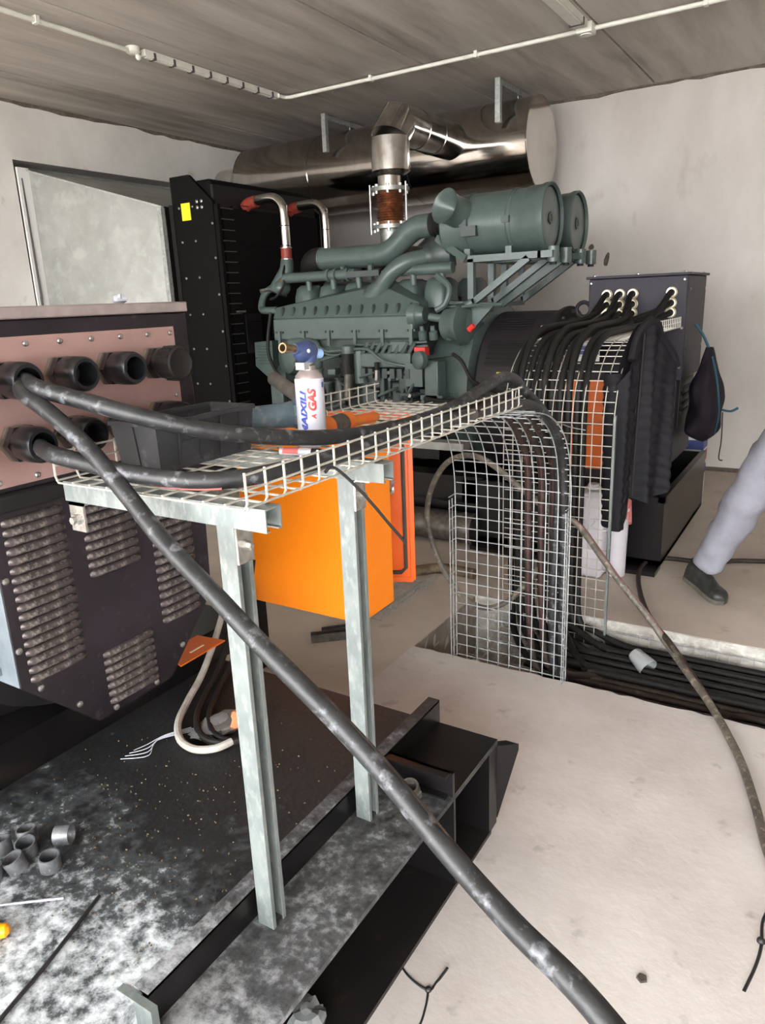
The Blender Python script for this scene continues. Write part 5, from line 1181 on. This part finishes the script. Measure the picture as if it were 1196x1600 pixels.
def crumple(c, sx, sy, sz, seed, mt, name, amp=.5):
    mb = MB().sph((0, 0, 0), 1, 1, 1, 14, 10)
    for i, v in enumerate(mb.v):
        q = 1+amp*noise.noise(v*1.7+Vector((seed, 0, 0))); mb.v[i] = Vector((c[0]+v.x*sx*q, c[1]+v.y*sy*q, max(c[2]-sz, c[2]+v.z*sz*q)))
    return mb.build(name, mt, angle=15)
tag(crumple((-1.375, 1.375, PZ+.030), .035, .050, .030, 3, 'rag', 'oily_rag'), 'crumpled brown oily rag on the deck behind the near strut leg', 'rag')
tag(crumple((-1.43, 1.32, PZ+.012), .055, .075, .012, 9, 'foil', 'plastic_wrap', .9), 'crumpled clear plastic wrap on the deck inside the conduit loop', 'plastic wrap')
mb = MB()
for i in range(4):
    mb.tube([(-1.50+.01*i, 1.28, PZ+.006), (-1.53, 1.21-.01*i, PZ+.012), (-1.55+.015*i, 1.16-.012*i, PZ+.004), (-1.56, 1.12-.015*i, PZ+.005)], .0012, 5)
tag(mb.build('string_tuft', 'can_white'), 'tuft of white string on the deck left of the conduit loop', 'string')
tag(crumple((-.835, .930, .046), .04, .045, .028, 21, 'foil', 'plastic_bag', .6), 'crumpled translucent plastic bag tucked into the skid beam', 'plastic bag')
tag(crumple((-1.62, 1.33, 1.583), .012, .020, .013, 5, 'can_white', 'paper_napkin', .6), 'small crumpled white paper on top of the near terminal box', 'paper')
tag(MB().sph((-1.72, 1.00, 1.60), .035, .045, .032).build('rubber_cap', 'rubber'), 'black rubber cap on top of the near terminal box', 'cap')

# ---------------------------------------------------------------- small things on the floor
c = Vector((-.615, 3.10, -.045)); d = Vector((-.55, .35, .25)).normalized()
cu_ = MB().lathe(c-d*.05, d, [(0, .044), (.002, .046), (.09, .034), (.098, .030), (.098, .0), (.095, .0), (.095, .029), (.088, .032), (.004, .0445), (0, .044)], 26, caps=False)
tag(cu_.build('plastic_cup', 'cup'), 'translucent plastic cup lying on the black cables in the trench', 'cup')
tag(MB().tube([(-.755, 1.185, .004), (-.71, 1.160, .004), (-.655, 1.152, .005), (-.648, 1.18, .004), (-.640, 1.222, .012)], .0035, 6).tube([(-.655, 1.152, .005), (-.64, 1.11, .004), (-.63, 1.05, .004), (-.64, .95, .004)], .0032, 6).sph((-.655, 1.152, .006), .008).build('cable_tie', 'tie_black'), 'knotted black cable tie on the floor beside the skid', 'cable tie')
tag(MB().tube([(.02, 1.86, .004), (-.009, 1.75, .004), (-.006, 1.659, .004), (-.012, 1.59, .004), (-.028, 1.505, .004)], .0045, 6).sph((-.008, 1.67, .008), .010).build('cable_tie', 'tie_black'), 'black cable tie with a knot on the floor at the right edge', 'cable tie')
db = MB()
for i in range(120):
    x = random.uniform(-.72, .6); y = random.uniform(.7, 2.6); s_ = random.uniform(.0012, .0045)*(1.8 if random.random() < .08 else 1)
    a = random.uniform(0, 6.28); p = Vector((x, y, .002)); q = Vector((math.cos(a), math.sin(a), 0))
    if x < -.7: continue
    db.bar(p, p+q*s_*random.uniform(1, 3), s_*.7, .003)
o = db.build('floor_debris', 'debris'); tag(o, 'tiny dark crumbs scattered over the near concrete floor', 'debris'); o['kind'] = 'stuff'
db = MB()
for i in range(260):
    x = random.gauss(-1.25, .22); y = random.gauss(1.0, .2); s_ = random.uniform(.0008, .0025)
    if not (-1.7 < x < -.96 and .5 < y < 1.6): continue
    a = random.uniform(0, 6.28); p = Vector((x, y, PZ+.0015)); q = Vector((math.cos(a), math.sin(a), 0))
    db.bar(p, p+q*s_*random.uniform(1, 2.5), s_*.8, .003)
o = db.build('metal_filings', 'rust_in'); tag(o, 'fine filings and crumbs scattered on the black deck', 'debris'); o['kind'] = 'stuff'
stc = [(-.56, 1.62), (-.42, 1.05), (-.27, 1.82)]
tag(MB().lathe((-.235, 1.425, .004), (0, 0, 1), [(0, .014), (.006, .012)], 5).build('pebble', 'debris'), 'small brown stone chip on the floor at the right', 'stone chip')
# chipped plaster on the back wall
wbk = bpy.data.objects['wall_back']
for (x, z, w_, h_, a) in ((-1.875, 1.83, .035, .085, .5), (-2.01, 1.94, .03, .03, .2)):
    pts = []
    for k in range(8):
        t_ = 2*math.pi*k/8; r_ = random.uniform(.6, 1.0); px_ = w_*math.cos(t_)*r_; pz_ = h_*math.sin(t_)*r_
        pts.append((x+px_*math.cos(a)-pz_*math.sin(a)*-.4, YB-.001, z+pz_))
    MB().prism(pts, (0, -.003, 0)).build('plaster_chip', 'mortar', wbk)
